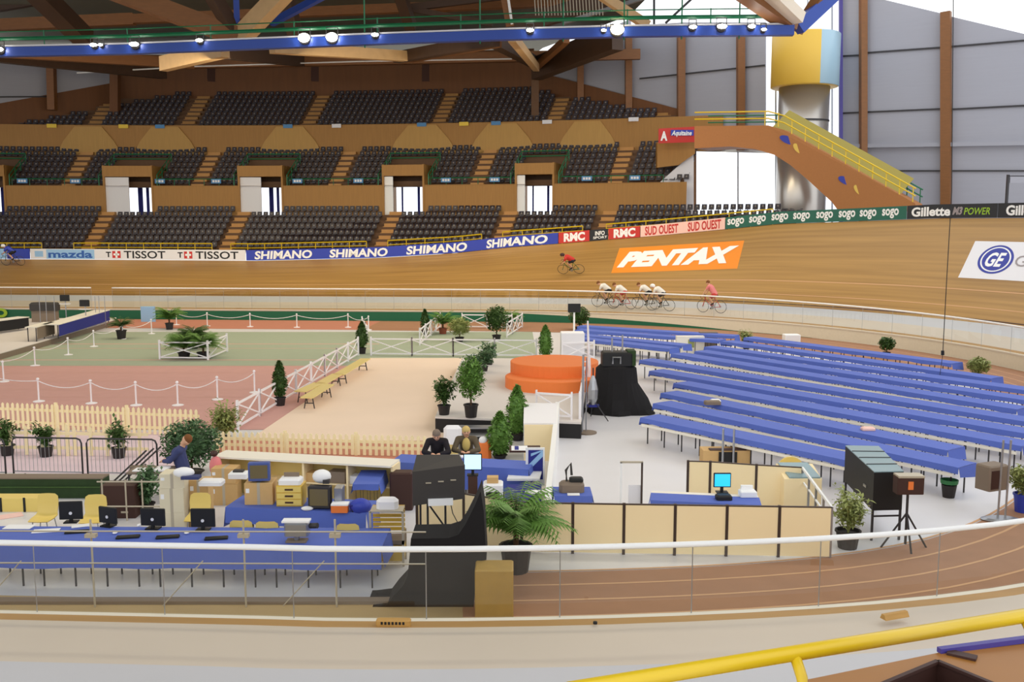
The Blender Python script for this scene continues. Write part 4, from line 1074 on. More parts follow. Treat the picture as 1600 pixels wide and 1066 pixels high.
# office desk and things on it
A, B2 = G(1016,782,.75), G(1190,790,.75); table_row(A, B2, 'short blue cloth on the desk behind the front partition panels', 'desk table under the short blue cloth in the small office, %s from the left', 'short blue cloths', white=False, dep=.55)
def flat_monitor(loc, w_, h_, label, mat, rz=0, zb=.12):
    t = thing('flat_monitor', label, 'monitor', loc, rz); MB().bb(-w_/2,-.02,zb,w_/2,.03,zb+h_,.01).build('housing', 'black', t); MB().box(-w_/2+.02,-.025,zb+.02,w_/2-.02,-.02,zb+h_-.02).build('screen', mat, t)
    MB().box(-.03,.0,0,.03,.05,zb).build('neck', 'black', t); MB().box(-.12,-.08,0,.12,.1,.02).build('base', 'black', t); return t
flat_monitor(G(1128,770,.76), .36, .3, 'flat monitor with a bright blue screen on the office desk', 'screen_blue')
o = MB().bb(-.22,-.12,0,.1,.1,.1,.03).build('keyboard', 'black', None, G(1135,780,.76)); tag(o, 'black keyboard in front of the bright blue monitor', 'keyboard')
t = thing('desk_printer', 'white printer on the right end of the office desk', 'printer', G(1168,775,.76)); MB().bb(-.17,-.13,0,.17,.13,.12,.02).build('body', 'paper', t); MB().box(-.12,.05,.12,.12,.12,.2).build('paper_tray', 'paper', t)
t = thing('round_table', 'yellow round tabletop leaning on the back partition', 'table', G(1233,783)); m = MB(); k = 24; m.add([(.32*math.cos(2*PI*i/k),-.03,.72+.32*math.sin(2*PI*i/k)) for i in range(k)]+[(.32*math.cos(2*PI*i/k),.02,.72+.32*math.sin(2*PI*i/k)) for i in range(k)], [tuple(range(k)),tuple(range(2*k-1,k-1,-1))]+[(i,(i+1)%k,k+(i+1)%k,k+i) for i in range(k)]); m.build('tabletop', 'chair_yellow', t); MB().box(-.3,-.06,0,-.2,.02,.7).build('leg', 'umber', t)
t = thing('light_table', 'low cream display case with a pale sloping glass top', 'display case', G(1246,797)); m = MB(); m.add([(-.4,-.3,0),(.42,-.3,0),(.42,.4,0),(-.4,.4,0),(-.4,-.3,.78),(.42,-.3,.78),(.42,.4,.95),(-.4,.4,.95)], [(0,3,2,1),(4,5,6,7),(0,1,5,4),(1,2,6,5),(2,3,7,6),(3,0,4,7)]); m.build('case', 'panel_cream', t)
m = MB(); m.add([(-.28,-.27,.79),(.4,-.27,.79),(.3,.38,.955),(-.36,.38,.955),(-.28,-.27,.82),(.4,-.27,.82),(.3,.38,.985),(-.36,.38,.985)], [(4,5,6,7),(0,1,5,4),(1,2,6,5),(2,3,7,6),(3,0,4,7)]); m.build('glass_top', 'case_top', t)
# big black case on a stand, small box on tripod
zt = 1.42; q = [G(1366,737,zt), G(1412,736,zt), G(1373,697,zt), G(1321,696,zt)]
t = thing('projector_case', 'large black case with grey panelled top on a metal stand', 'case', (q[0].x+.2, q[0].y+.3, 0)); B = Vector((t.location.x,t.location.y,0))
m = MB(); m.prism([(v.x-B.x,v.y-B.y) for v in q], .62, zt-.02); m.build('body', 'black', t)
m = MB(); m.prism([(v.x-B.x,v.y-B.y) for v in q], zt-.02, zt); m.build('top', 'case_top', t)
m = MB()
for k in (1,2,3):
    a = q[0].lerp(q[3], k/4)-B; b = q[1].lerp(q[2], k/4)-B; m.beam((a.x,a.y,zt+.005),(b.x,b.y,zt+.005),.02,.02)
m.build('seam', 'charcoal', t)
for v in q: p = v-B; p = p*.94; MB().box(p.x-.02,p.y-.02,0,p.x+.02,p.y+.02,.62).build('leg', 'dark_steel', t)
m = MB(); a, b = (q[0]-B)*.94, (q[1]-B)*.94; m.beam((a.x,a.y,.5),(b.x,b.y,.5),.03,.03); m.build('crossbar', 'dark_steel', t)
a = q[0].lerp(q[3],.25)-B; o = MB().box(a.x-.02,a.y-.08,.95,a.x-.0,a.y+.08,1.0).build('handle', 'steel', t)
c = G(1414,858)
t = thing('speaker_tripod', 'black tripod in front of the black case', 'tripod', c); MB().tube([(0,0,.1),(0,0,1.12)], .025, 6).build('pole', 'dark_steel', t)
for a in (PI*.08, PI*.92, PI*1.5): MB().tube([(0,0,.72),(.46*math.cos(a),.3*math.sin(a),0)], .02, 5).build('leg', 'dark_steel', t); MB().tube([(0,0,.3),(.24*math.cos(a),.16*math.sin(a),.34)], .012, 4).build('brace', 'dark_steel', t)
t = thing('loudspeaker', 'small dark brown loudspeaker with an orange label on the tripod', 'loudspeaker', (c.x,c.y,1.12)); MB().bb(-.25,-.12,0,.27,.15,.36,.03).build('cabinet', 'umber', t); MB().box(-.24,-.13,.33,.26,.14,.37).build('lid', 'galv', t); MB().box(-.05,-.13,.1,.05,-.12,.26).build('label_plate', 'orange', t)
# ---- hanging cable
t = thing('hanging_cable', 'thin black cable hanging from the roof with a weight above the blue tables', 'cable', WD(1473,553,36)); B = Vector(t.location)
MB().tube([WD(1490,-60,36)-B, WD(1487,300,36)-B, WD(1479,440,36)-B, V3(0,0,0)], .016, 5).build('cable', 'black', t); MB().tube([(0,0,-.05),(-.01,0,.12)], .06, 6).build('weight', 'black', t); MB().tube([V3(0,0,-.05), WD(1465,612,36)-B], .011, 4).build('cord', 'black', t)
# ---- long white counter by the stage
A, B2 = G(851,778,1.0), G(868,628,1.0); A.z = B2.z = 0
t = thing('long_counter', 'long white counter wall running back from the office to the stage', 'counter', A); d = B2-A
m = MB(); m.prism([(0,0),(.12,0),(d.x+.12,d.y),(d.x,d.y)], 0, 1.0); m.build('wall', 'white', t)
m = MB(); m.prism([(d.x-.95,d.y-.3),(d.x+.02,d.y-.3),(d.x-.12,d.y-3.2),(d.x-1.0,d.y-3.2)], 0, 1.02); m.build('cabinet', 'white_cloth', t)
m = MB(); m.prism([(d.x-.98,d.y-3.22),(d.x-.14,d.y-3.22),(d.x-.14,d.y-3.28),(d.x-.98,d.y-3.28)], 0, .98); m.build('cabinet_front', 'panel_cream', t)
m = MB(); m.prism([(-.85,.4),(-.1,.4),(.02,2.6),(-.75,2.6)], .0, .55); m.build('shelf_unit', 'blue_dark', t)
m = MB(); m.prism([(-.75,2.9),(-.02,2.9),(.1,4.0),(-.65,4.0)], .55, .6); m.build('shelf', 'white', t)
t = thing('poster_board', 'white framed blue poster with pale swooshes leaning by the counter', 'poster', G(836,775)); MB().box(-.22,-.03,.25,.22,.02,1.15).build('frame', 'white', t); MB().box(-.16,-.035,.4,.18,-.03,1.1).build('poster', 'blue_dark', t)
m = MB(); m.add([(-.16,-.04,.6),(-.16,-.04,.75),(.18,-.04,1.1),(.18,-.04,.95)], [(0,1,2,3)]); m.add([(-.1,-.04,.95),(-.1,-.04,1.02),(.16,-.04,1.1),(.16,-.04,1.07)], [(0,1,2,3)]); m.build('swoosh', 'ad_sky', t)
o = MB().box(-.2,-.1,0,.2,.1,.03).build('paper_sheet', 'paper', None, G(836,770,.9)); tag(o, 'white sheet on the counter end by the blue poster', 'paper')
t = thing('framed_picture', 'dark framed picture lying on the long counter shelf', 'picture', G(818,703,.75)); MB().box(-.35,-.3,0,.42,.3,.04).build('frame', 'umber', t); MB().box(-.3,-.25,.04,.1,.25,.045).build('print', 'paper', t); MB().box(-.22,-.2,.045,-.12,.2,.05).build('stripe', 'blue_dark', t)
A, B2 = G(866,777,.72), G(926,777,.72); cloth_row(A, B2, 'blue cloth on the small desk right of the long white counter', 'short blue cloths', white=False, dep=.7, h=.74, front=.3)
o = MB().box(.05,.05,0,.68,.65,.73).build('desk', 'table_white', None, V3(A.x,A.y,0)); tag(o, 'small desk under the blue cloth right of the white counter', 'desk')
t = thing('equipment_pile', 'grey crate with a folded headset on the small blue desk', 'equipment', G(893,768,.75)); MB().bb(-.26,-.14,0,.26,.16,.22,.06).build('crate', 'taupe', t); MB().bb(-.05,-.1,.22,.24,.12,.3,.03).build('device', 'black', t); m = MB(); m.tube([(-.1,0,.2),(-.12,0,.45),(-.02,0,.6),(.0,0,.35)], .03, 6); m.build('headband', 'charcoal', t); MB().box(-.1,-.32,0,.15,-.2,.02).build('paper', 'paper', t)
# ================================================================== PRESS AREA
A, B2 = V3(-14.5,16.25), V3(-2.25,16.05)
table_row(A, B2, 'long blue cloth over the press desk in the left foreground', 'press desk table under the long foreground cloth, %s from the left', 'press area cloths', white=False, dep=1.1, front=.38, ends=.35)
# tube railing in front
t = thing('tube_railing', 'thin galvanised tube railing in front of the foreground press desk', 'railing', (-6, 15.3, 0)); 
for z in (.78, 1.32): MB().tube([(-8,0,z),(4.6,-.1,z)], .014, 5).build('rail', 'galv', t)
for x in (-3.2,-.9,1.6,3.1): MB().tube([(x,0,0),(x,0,1.5)], .018, 5).build('post', 'galv', t); MB().box(x-.09,-.05,1.2,x+.09,.05,1.26).build('clamp', 'galv', t)
m = MB()
for x in (-2.8,.2,2.2): m.tube([(x,.05,0),(x+.7,.05,.78)], .01, 4)
m.build('brace', 'galv', t)
m = MB(); m.box(-8,.1,0,4.2,.3,.06); m.build('kick_board', 'taupe', t)
# flat crt monitors seen from behind
def crt(loc, w_, h_, d_, label, body, rz=0, scr=None, name='crt_monitor', front=True, cat='monitor'):
    t = thing(name, label, cat, loc, rz); f = MB()
    y0, y1 = (-d_/2, d_/2)
    b = MB().bb(-w_/2,y0,.03,w_/2,y0+d_*.35,h_,.015); b.add([(-w_/2+.01,y0+d_*.35,.04),(w_/2-.01,y0+d_*.35,.04),(w_/2-.01,y0+d_*.35,h_-.01),(-w_/2+.01,y0+d_*.35,h_-.01),(-w_*.33,y1,.06),(w_*.33,y1,.06),(w_*.33,y1,h_*.82),(-w_*.33,y1,h_*.82)], [(4,7,6,5),(0,4,5,1),(1,5,6,2),(2,6,7,3),(3,7,4,0)]); b.build('housing', body, t)
    if scr: MB().box(-w_/2+.04,y0-.005,.08,w_/2-.04,y0,h_-.05).build('screen', scr, t)
    MB().box(-w_*.25,-.08,0,w_*.25,.1,.03).build('foot', 'black', t); return t
for i, (px, py, w_, h_, rz) in enumerate(((112,822,.42,.34,PI+.1),(170,828,.4,.3,PI-.35),(240,832,.46,.32,PI-.1),(318,834,.44,.34,PI))):
    t = flat_monitor(G(px,py-6,.76), w_, h_, 'black monitor seen from behind on the foreground press desk, %s from the left' % ORD[i], 'screen_off', rz, .06)
    q = MB().lathe([(.03,0),(.03,.006)], 12).build('logo', 'ad_white', t); q.rotation_euler = (-PI/2,0,0); q.location = (0,.036,.18)
for i, (px, py, w_, d_, nm, mt, lb) in enumerate(((30,824,.5,.25,'paper_sheet','paper','white sheets at the left end of the press desk'),(72,830,.45,.2,'paper_sheet','paper','second white sheets on the press desk'),(128,822,.35,.16,'paper_sheet','paper','crumpled white papers near the first monitor'),(8,808,.6,.3,'folder','pink_board','pink purple folder at the far left of the press desk'))):
    o = MB().box(-w_/2,-d_/2,0,w_/2,d_/2,.012).build(nm, mt, None, G(px,py,.762), .2*i); tag(o, lb, 'paper')
for i, (px, py) in enumerate(((200,846),(262,846),(338,848),(120,838))):
    o = MB().bb(-.2,-.07,0,.2,.07,.03,.01).build('keyboard', 'black', None, G(px,py-6,.765), .2); tag(o, 'black keyboard on the press desk, %s from the left' % ORD[(1,2,3,0)[i]], 'keyboard')
for i, (px, py) in enumerate(((218,826),(292,838),(180,838))):
    o = MB().ball((0,0,.02), .045, (1,1.4,.5)).build('computer_mouse', 'paper', None, G(px,py-4,.763)); tag(o, 'small white mouse on the press desk, %s from the left' % ORD[(1,2,0)[i]], 'mouse')
# silver lamp head at the right part of the desk
t = thing('camera_head', 'silver grey camera head on the right part of the press desk', 'camera', G(464,846,.76)); MB().bb(-.2,-.12,.12,.22,.12,.36,.03).build('body', 'steel', t); MB().tube([(.24,0,.28),(.38,-.05,.3)], .05, 8).build('lens', 'dark_steel', t); MB().box(-.18,-.1,0,.18,.1,.03).build('base', 'taupe', t); MB().tube([(0,0,.02),(0,0,.14)], .05, 8).build('neck', 'steel', t); MB().box(-.24,-.1,.36,.24,.1,.39).build('cover', 'paper', t)
# chairs
cp = thing('shell_chair', 'x', 'chair', group='yellow shell chairs')
m = MB(); Vv = []
for j, (y, z, w_) in enumerate(((-.22,.42,.2),(.0,.43,.23),(.17,.45,.22),(.21,.52,.2),(.24,.7,.22),(.26,.84,.2),(.265,.88,.14))):
    for i in range(5): x = (i/4-.5)*2*w_; Vv.append((x, y-.03*abs(x)/.2, z+(.02 if j < 3 else 0)*abs(x)/.2))
n = len(Vv); m.add(Vv+[(x,y+.012,z-.012) for x,y,z in Vv], [(j*5+i,j*5+i+1,j*5+i+6,j*5+i+5) for j in range(6) for i in range(4)]+[(n+j*5+i,n+j*5+i+5,n+j*5+i+6,n+j*5+i+1) for j in range(6) for i in range(4)]); m.build('shell', 'chair_yellow', cp, smooth=True)
for x in (-.17,.17):
    for y in (-.16,.16): MB().tube([(x*1.15,y*1.25,0),(x*.8,y,.42)], .012, 5).build('leg', 'steel', cp)
for i, (px, py, rz, z, lb) in enumerate(((70,843,0,0,'left of the two yellow chairs facing the press desk'),(147,845,.1,0,'right of the two yellow chairs facing the press desk'),(310,842,0,0,'orange yellow chair in front of the carton stack'),
      (384,878,PI,0,'yellow chair under the middle table, left'),(424,880,PI,0,'yellow chair under the middle table, centre'),(548,884,PI,0,'yellow chair under the middle table, right'))):
    lb = lb if lb.startswith('orange') or lb.startswith('yellow') else 'yellow shell chair, '+lb
    if i == 0: o = cp; o.location = G(px,py); o.rotation_euler.z = rz; o['label'] = lb
    else: dup(cp, lb, G(px,py), rz)
# cartons
def stack(px, py, z, sizes, label, nm='cardboard_carton', mt='carton'):
    c = G(px, py, z); zz = z
    for i, (w_, d_, h_) in enumerate(sizes):
        t = thing(nm, label % ['bottom','second','third','top'][i if i < len(sizes)-1 else (3 if len(sizes) > 1 else 0)] if '%s' in label else label, 'box', (c.x+.01*i, c.y+d_/2, zz), .03*(-1)**i)
        MB().bb(-w_/2,-d_/2,0,w_/2,d_/2,h_,.008).build('body', mt, t); MB().box(-.03,-d_/2-.003,0,.03,d_/2,h_+.002).build('tape', 'galv', t)
        MB().box(-w_/2+.03,-d_/2-.004,h_*.55,-w_/2+.1,-d_/2,h_*.75).build('sticker', 'paper', t); zz += h_
stack(270,835,0,[(.5,.4,.46),(.5,.4,.5),(.5,.42,.3)], 'tall pale carton stack left of the yellow chair, %s box', mt='printer')
stack(312,828,0,[(.4,.36,.55),(.4,.34,.5)], 'pale carton stack right of the taller one, %s box', mt='carton')
stack(350,790,0,[(.6,.4,.5),(.55,.4,.35)], 'brown carton pile under the storage counter, %s box')
t = thing('white_bag', 'round white bag lying on top of the tall carton stack', 'bag', G(285,748,1.26)); MB().ball((0,0.1,.1), .16, (1.35,.9,.65), 12, 8).build('bag', 'paper', t, smooth=True); MB().box(-.0,-.1,0,.35,.1,.06).build('strap', 'jacket_blue', t)
o = MB().bb(-.22,-.15,0,.25,.15,.1,.03).build('printer', 'paper', None, G(330,757,1.06)); tag(o, 'white printer on the second carton stack', 'printer')
# middle table with electronics
A, B2 = G(352,793,.75), G(572,802,.75); table_row(A, B2, 'blue cloth over the middle table carrying old televisions', 'table under the middle blue cloth with televisions, %s from the left', 'press area cloths', white=False, dep=.85, front=.32, ends=.4)
yv = G(400,790,.75).y
def on(px, py, z=.76): return G(px, py, z)
stack(404,789,.76,[(.56,.45,.44)], 'brown carton on the middle table under the blue television')
c = on(404,789); crt((c.x,c.y+.22,1.21), .42,.4,.42, 'television with blue housing on top of the brown carton', 'crt_blue', .1, 'screen_off', 'crt_television')
t = thing('drawer_unit', 'golden drawer unit with dark handles on the middle table', 'drawer unit', on(452,792)+V3(0,.2)); MB().bb(-.26,-.18,0,.26,.2,.42,.01).build('body', 'gold', t)
for k in range(3):
    d = MB().box(-.24,-.2,.03+k*.13,.24,-.18,.14+k*.13).build('drawer', 'chair_yellow', t); MB().box(-.08,-.215,.07+k*.13,.08,-.2,.1+k*.13).build('handle', 'umber', d)
t = thing('printer', 'white flat printer on top of the golden drawer unit', 'printer', on(452,792)+V3(0,.2,.422)); MB().bb(-.22,-.16,0,.22,.16,.12,.03).build('body', 'paper', t); MB().box(-.15,.05,.12,.15,.1,.2).build('paper_tray', 'taupe', t)
c = on(500,797); crt((c.x,c.y+.22,.765), .44,.46,.45, 'television with pale housing at the right of the middle table', 'dark_steel', -.08, 'screen_off', 'crt_television')
t = thing('white_helmet', 'round white helmet on top of the right television', 'helmet', (c.x,c.y+.25,1.235)); MB().ball((0,0,.13), .17, (1.1,1,.8), 14, 8).build('shell', 'paper', t, smooth=True); MB().box(.05,-.17,.02,.17,-.05,.1).build('visor', 'charcoal', t)
o = MB().bb(-.08,-.12,0,.08,.2,.42,.01).build('computer_tower', 'steel', None, on(528,797)+V3(0,.15)); tag(o, 'silver computer tower beside the right television', 'computer')
t = thing('ring_binder', 'orange and white box at the right end of the middle table', 'box', on(531,800)+V3(0,.02)); MB().bb(-.16,-.1,0,.16,.1,.14,.01).build('body', 'orange', t); MB().box(-.16,-.1,.14,.17,.12,.17).build('lid', 'paper', t)
t = thing('blue_bag', 'crumpled blue bag hanging over the right end of the middle table', 'bag', on(558,800)); MB().ball((.05,.1,.08), .2, (1.1,.9,.8), 12, 8).build('bag', 'ad_blue', t, smooth=True); MB().box(-.1,-.02,.0,.02,.1,.14).build('flap', 'black', t)
o = MB().ball((0,0,.03), .12, (1,.6,.35)).build('white_mouse', 'paper', None, on(480,797)); tag(o, 'small white object left of the right television', 'mouse')
# storage counter behind
A, B2 = G(338,712,1.0), G(612,727,1.0); d = B2-A; rz = math.atan2(d.y,d.x); L = d.length
t = thing('storage_counter', 'long cream counter with white top and open shelves behind the televisions', 'counter', (A.x,A.y,0), rz)
MB().box(-.05,-.1,.96,L,.55,1.0).build('top', 'table_white', t); MB().box(0,.5,0,L-.05,.53,.96).build('back_panel', 'bench_wood', t)
for k in range(5): x = L*k/4.02; MB().box(x,.0,0,x+.05,.5,.96).build('divider', 'panel_cream', t)
MB().box(.05,.05,.45,L-.05,.5,.48).build('shelf', 'panel_cream', t)
for i, (x, w_, h_, mt) in enumerate(((2.35,.5,.2,'carton'),(2.9,.4,.26,'taupe'),(3.3,.2,.18,'paper'))):
    q = V3(A.x,A.y,.485)+Vector((math.cos(rz)*x-math.sin(rz)*.25, math.sin(rz)*x+math.cos(rz)*.25, 0)); o = MB().box(-w_/2,-.15,0,w_/2,.15,h_).build('storage_box', mt, None, q, rz); tag(o, 'box on the shelf inside the storage counter, %s from the left' % ORD[i], 'box')
c = G(368,757,.76); t = thing('fax_machine', 'white fax machine on a carton left of the blue television', 'fax machine', V3(-5.9,c.y+.2,.86)); MB().bb(-.2,-.15,0,.2,.15,.12,.02).build('body', 'paper', t); MB().box(-.12,-.05,.12,.1,.1,.16).build('handset', 'charcoal', t)
# dark cabinets and metal frame at left
t = thing('dark_cabinet', 'dark brown cabinet between the green box and the cartons', 'cabinet', G(192,806)); MB().bb(-.38,-.2,0,.35,.25,.72,.01).build('body', 'umber', t); MB().box(-.3,-.21,.12,-.12,-.2,.16).build('plate', 'galv', t); MB().box(.05,-.21,.12,.2,-.2,.16).build('plate', 'galv', t)
t = thing('metal_frame', 'light metal tube frame around the dark cabinet and dark plant', 'frame', G(240,812)); B = Vector(t.location)
x0, x1 = G(165,812).x-B.x, G(335,812).x-B.x
for z in (.32,.86): MB().tube([(x0-.1,-.1,z),(x1,-.1,z)], .018, 5).build('rail', 'galv', t)
for x in (x0, x0+.5, x0+.85, x1): MB().tube([(x,-.1,0),(x,-.1,.9)], .018, 5).build('post', 'galv', t)
t = thing('green_box_wall', 'low dark green wall behind the yellow chairs at the left', 'wall', G(80,779)); MB().box(-6,0,0,1.22,.35,.46).build('body', 'hedge_green', t); MB().box(-6,-.02,.46,1.22,.36,.49).build('ledge', 'taupe', t); MB().box(-6,-.03,.26,1.2,0,.28).build('strip', 'leaf_dark', t)
m = MB(); c = G(30,800)
t = thing('yellow_crate', 'row of low yellow crates behind the yellow chairs at the left edge', 'crate', c); MB().box(-.9,0,0,.55,.4,.3).build('body', 'chair_yellow', t)
for x in (-.5,-.42,.1): MB().box(x,-.01,0,x+.05,0,.32).build('strap', 'black', t)
# crowd barriers
c0 = G(22,746); c1 = G(130,748); Lb = (c1-c0).length
bt = thing('crowd_barrier', 'grey crowd barrier in full view behind the low green wall', 'barrier', c0, math.atan2(c1.y-c0.y,c1.x-c0.x), 'crowd barriers')
r_ = .12; Hh = 1.02; pts = [(0,0,.1),(0,0,Hh-r_),(r_*.3,0,Hh-r_*.3),(r_,0,Hh),(Lb-r_,0,Hh),(Lb-r_*.3,0,Hh-r_*.3),(Lb,0,Hh-r_),(Lb,0,.1)]
MB().tube(pts, .022, 6).build('frame', 'dark_steel', bt, smooth=True); MB().tube([(0,0,.16),(Lb,0,.16)], .016, 5).build('bottom_rail', 'steel', bt)
m = MB()
for k in range(1,17): x = Lb*k/17; m.tube([(x,0,.16),(x,0,Hh)], .007, 4)
m.build('bars', 'steel', bt)
for x in (.15, Lb-.15): MB().box(x-.02,-.25,0,x+.02,.25,.04).build('foot', 'dark_steel', bt)
dup(bt, 'grey crowd barrier partly behind the seated person, right of the full one', G(138,748)); dup(bt, 'grey crowd barrier cut off by the left edge of the view', G(14,746)-V3(Lb,0))
# camera position: grey housing on legs and black drape, wooden box
c = G(684,905)
t = thing('scoreboard_housing', 'big dark grey monitor housing on two metal legs in the centre foreground', 'monitor', (-1.32,16.9,0), .12)
zb, zt = 1.36, 2.0
m = MB(); m.add([(-.47,-.25,zb-.02),(.45,-.25,zb+.08),(.43,.35,zb+.08),(-.42,.35,zb),(-.47,-.25,zt-.04),(.46,-.25,zt+.05),(.4,.35,zt+.1),(-.38,.35,zt+.12)], [(0,3,2,1),(4,5,6,7),(0,1,5,4),(1,2,6,5),(2,3,7,6),(3,0,4,7)]); m.build('housing', 'charcoal', t)
for k in range(3): MB().box(-.24+k*.22,-.27,1.74+k*.02,-.14+k*.22,-.25,1.76+k*.02).build('handle', 'galv', t)
MB().box(-.2,-.3,1.34,.24,-.25,1.46).build('label_plate', 'paper', t)
for x in (-.33,-.2,.12): MB().tube([(x,.05,.8),(x,.05,zb+.05)], .022, 6).build('leg', 'dark_steel', t)
MB().beam((-.2,.05,1.3),(.1,.05,.85),.02,.03).build('brace', 'dark_steel', t)
MB().tube([(.2,0,1.35),(.25,0,1.1),(.35,0,.9),(.5,.1,.82)], .008, 4).build('cable', 'dark_steel', t)
Y0 = 15.3
out = [(642,842),(700,841),(716,836),(727,820),(742,790),(751,768),(756,800),(760,875),(745,878),(740,958),(660,960),(572,960),(580,949),(604,946),(616,930),(630,915),(637,900),(640,868)]
m = MB(); V = [WD(a,b,Y0) for a,b in out]; 
for v in V: v.z = max(v.z, 0.0)
n = len(V); W = [v+V3(0,.75,0) for v in V]; B = V3(-1.3,Y0+.2,0)
o = m.add([v-B for v in V+W], [tuple(range(n)), tuple(range(2*n-1,n-1,-1))]+[(i,(i+1)%n,n+(i+1)%n,n+i) for i in range(n)]).build('black_drape', 'black_cloth', None, B); tag(o, 'tall black cloth draped over the camera position in the centre foreground', 'drape')
o = MB().bb(0,0,0,.62,.5,.8,.02).build('wooden_box', 'box_oak', None, WD(742,958,14.85).xy.to_3d()); tag(o, 'square brown wooden box right of the black drape', 'box')
o = MB().bb(-.2,-.1,0,.2,.15,.12,.05).build('cloth_heap', 'white_cloth', None, G(780,890)); tag(o, 'white cloth heap on the floor beneath the big palm', 'cloth')
t = thing('slatted_trolley', 'yellow slatted trolley chair between press desk and black drape', 'trolley', G(607,880)); 
for x in (-.3,.3): MB().box(x-.02,-.2,0,x+.02,-.16,1.05).build('upright', 'galv', t); MB().box(x-.02,.2,0,x+.02,.24,.6).build('upright', 'galv', t)
m = MB()
for k in range(6): m.box(-.3,.16,.58+k*.085,.3,.19,.64+k*.085)
m.build('slats', 'gold', t); MB().box(-.32,-.2,.42,.32,.22,.5).build('tray', 'taupe', t); MB().box(-.3,-.18,.1,.3,.2,.4).build('basket', 'gold', t); MB().box(-.3,-.2,1.03,.3,.2,1.06).build('top_shelf', 'galv', t)
o = MB().bb(-.2,-.12,0,.2,.12,.2,.06).build('white_printer', 'white_cloth', None, G(607,880)+V3(0,0,1.062)); tag(o, 'white device on top of the slatted trolley', 'printer')
# centre tables with seated people
A, B2 = G(610,722,.75), G(826,734,.75); table_row(A, B2, 'blue cloth hanging deep over the table where two people sit', 'table under the deep blue cloth of the two people, %s from the left', 'press area cloths', white=False, dep=.78, front=.55, ends=.3)
A, B2 = G(551,757,.75), G(592,757,.75); table_row(A, B2, 'small blue cloth on the side table left of the two people', 'side table under the small blue cloth', 'press area cloths', white=False, dep=1.2, front=.12)
o = MB().bb(-.25,-.15,0,.25,.2,.85,.03).build('dark_crate', 'umber', None, G(628,795)); tag(o, 'dark crate under the left end of the table with two people', 'crate')
t = flat_monitor(G(739,806)+V3(0,0,.9), .4, .36, 'flat monitor with pale blue screen right of the big grey housing', 'screen_pale'); MB().box(-.1,-.1,-.9,.1,.1,0).build('stand', 'umber', t)
t = thing('copier', 'white copier with a brown tray right of the pale blue monitor', 'printer', G(770,815)); MB().bb(-.2,-.2,.5,.22,.2,.86,.03).build('body', 'paper', t); MB().box(-.14,-.21,.55,.15,-.2,.7).build('opening', 'black', t); MB().box(-.12,-.1,.86,.12,.12,.98).build('tray', 'carton', t); MB().box(-.18,-.18,0,.2,.18,.5).build('stand', 'umber', t)
t = thing('steel_frame_chair', 'grey tube frame chair in front of the deep blue cloth', 'chair', G(815,805)); MB().tube([(-.2,0,0),(-.2,0,.55),(.2,0,.55),(.2,0,0)], .015, 5).build('frame', 'steel', t); MB().box(-.2,0,.3,.2,.3,.33).build('seat', 'dark_steel', t)
o = MB().ball((0,0,.03), .07, (1,1,.6)).build('white_cup', 'paper', None, G(722,716,.77)); tag(o, 'white cup on the blue table in front of the seated people', 'cup')
# things near the seated person at left
t = thing('leaning_frame', 'dark folded tubes leaning across the left crowd barrier', 'frame', G(205,760)); 
for k in range(3): MB().tube([(-.55+k*.12,0,.0),(.35+k*.18,.15,.85+k*.05)], .022, 5).build('tube', 'charcoal', t)
MB().box(.0,-.05,.35,.35,.1,.5).build('bag', 'taupe', t)
# ================================================================== PEOPLE
def capsule(mb, a, b, ra, rb, n=10):
    a, b = Vector(a), Vector(b); mb.ball(a, ra, (1,1,1), n, 7); mb.ball(b, rb, (1,1,1), n, 7)
    if (b-a).length > 1e-4: mb.tube([a, b], ra, n, rb)
def remeshed(mb, name, mat, parent, vox, smooth=2):
    o = mb.build(name, mat, None); md = o.modifiers.new('r', 'REMESH'); md.mode = 'VOXEL'; md.voxel_size = vox; md.use_smooth_shade = True
    sm = o.modifiers.new('s', 'SMOOTH'); sm.iterations = smooth; sm.factor = .5
    bpy.context.view_layer.update(); me = bpy.data.meshes.new_from_object(o.evaluated_get(bpy.context.evaluated_depsgraph_get()))
    o.modifiers.clear(); o.data = me; me.name = name; me.materials.clear(); me.materials.append(MATS[mat])
    for p in me.polygons: p.use_smooth = True; p.material_index = 0
    o.parent = parent; return o
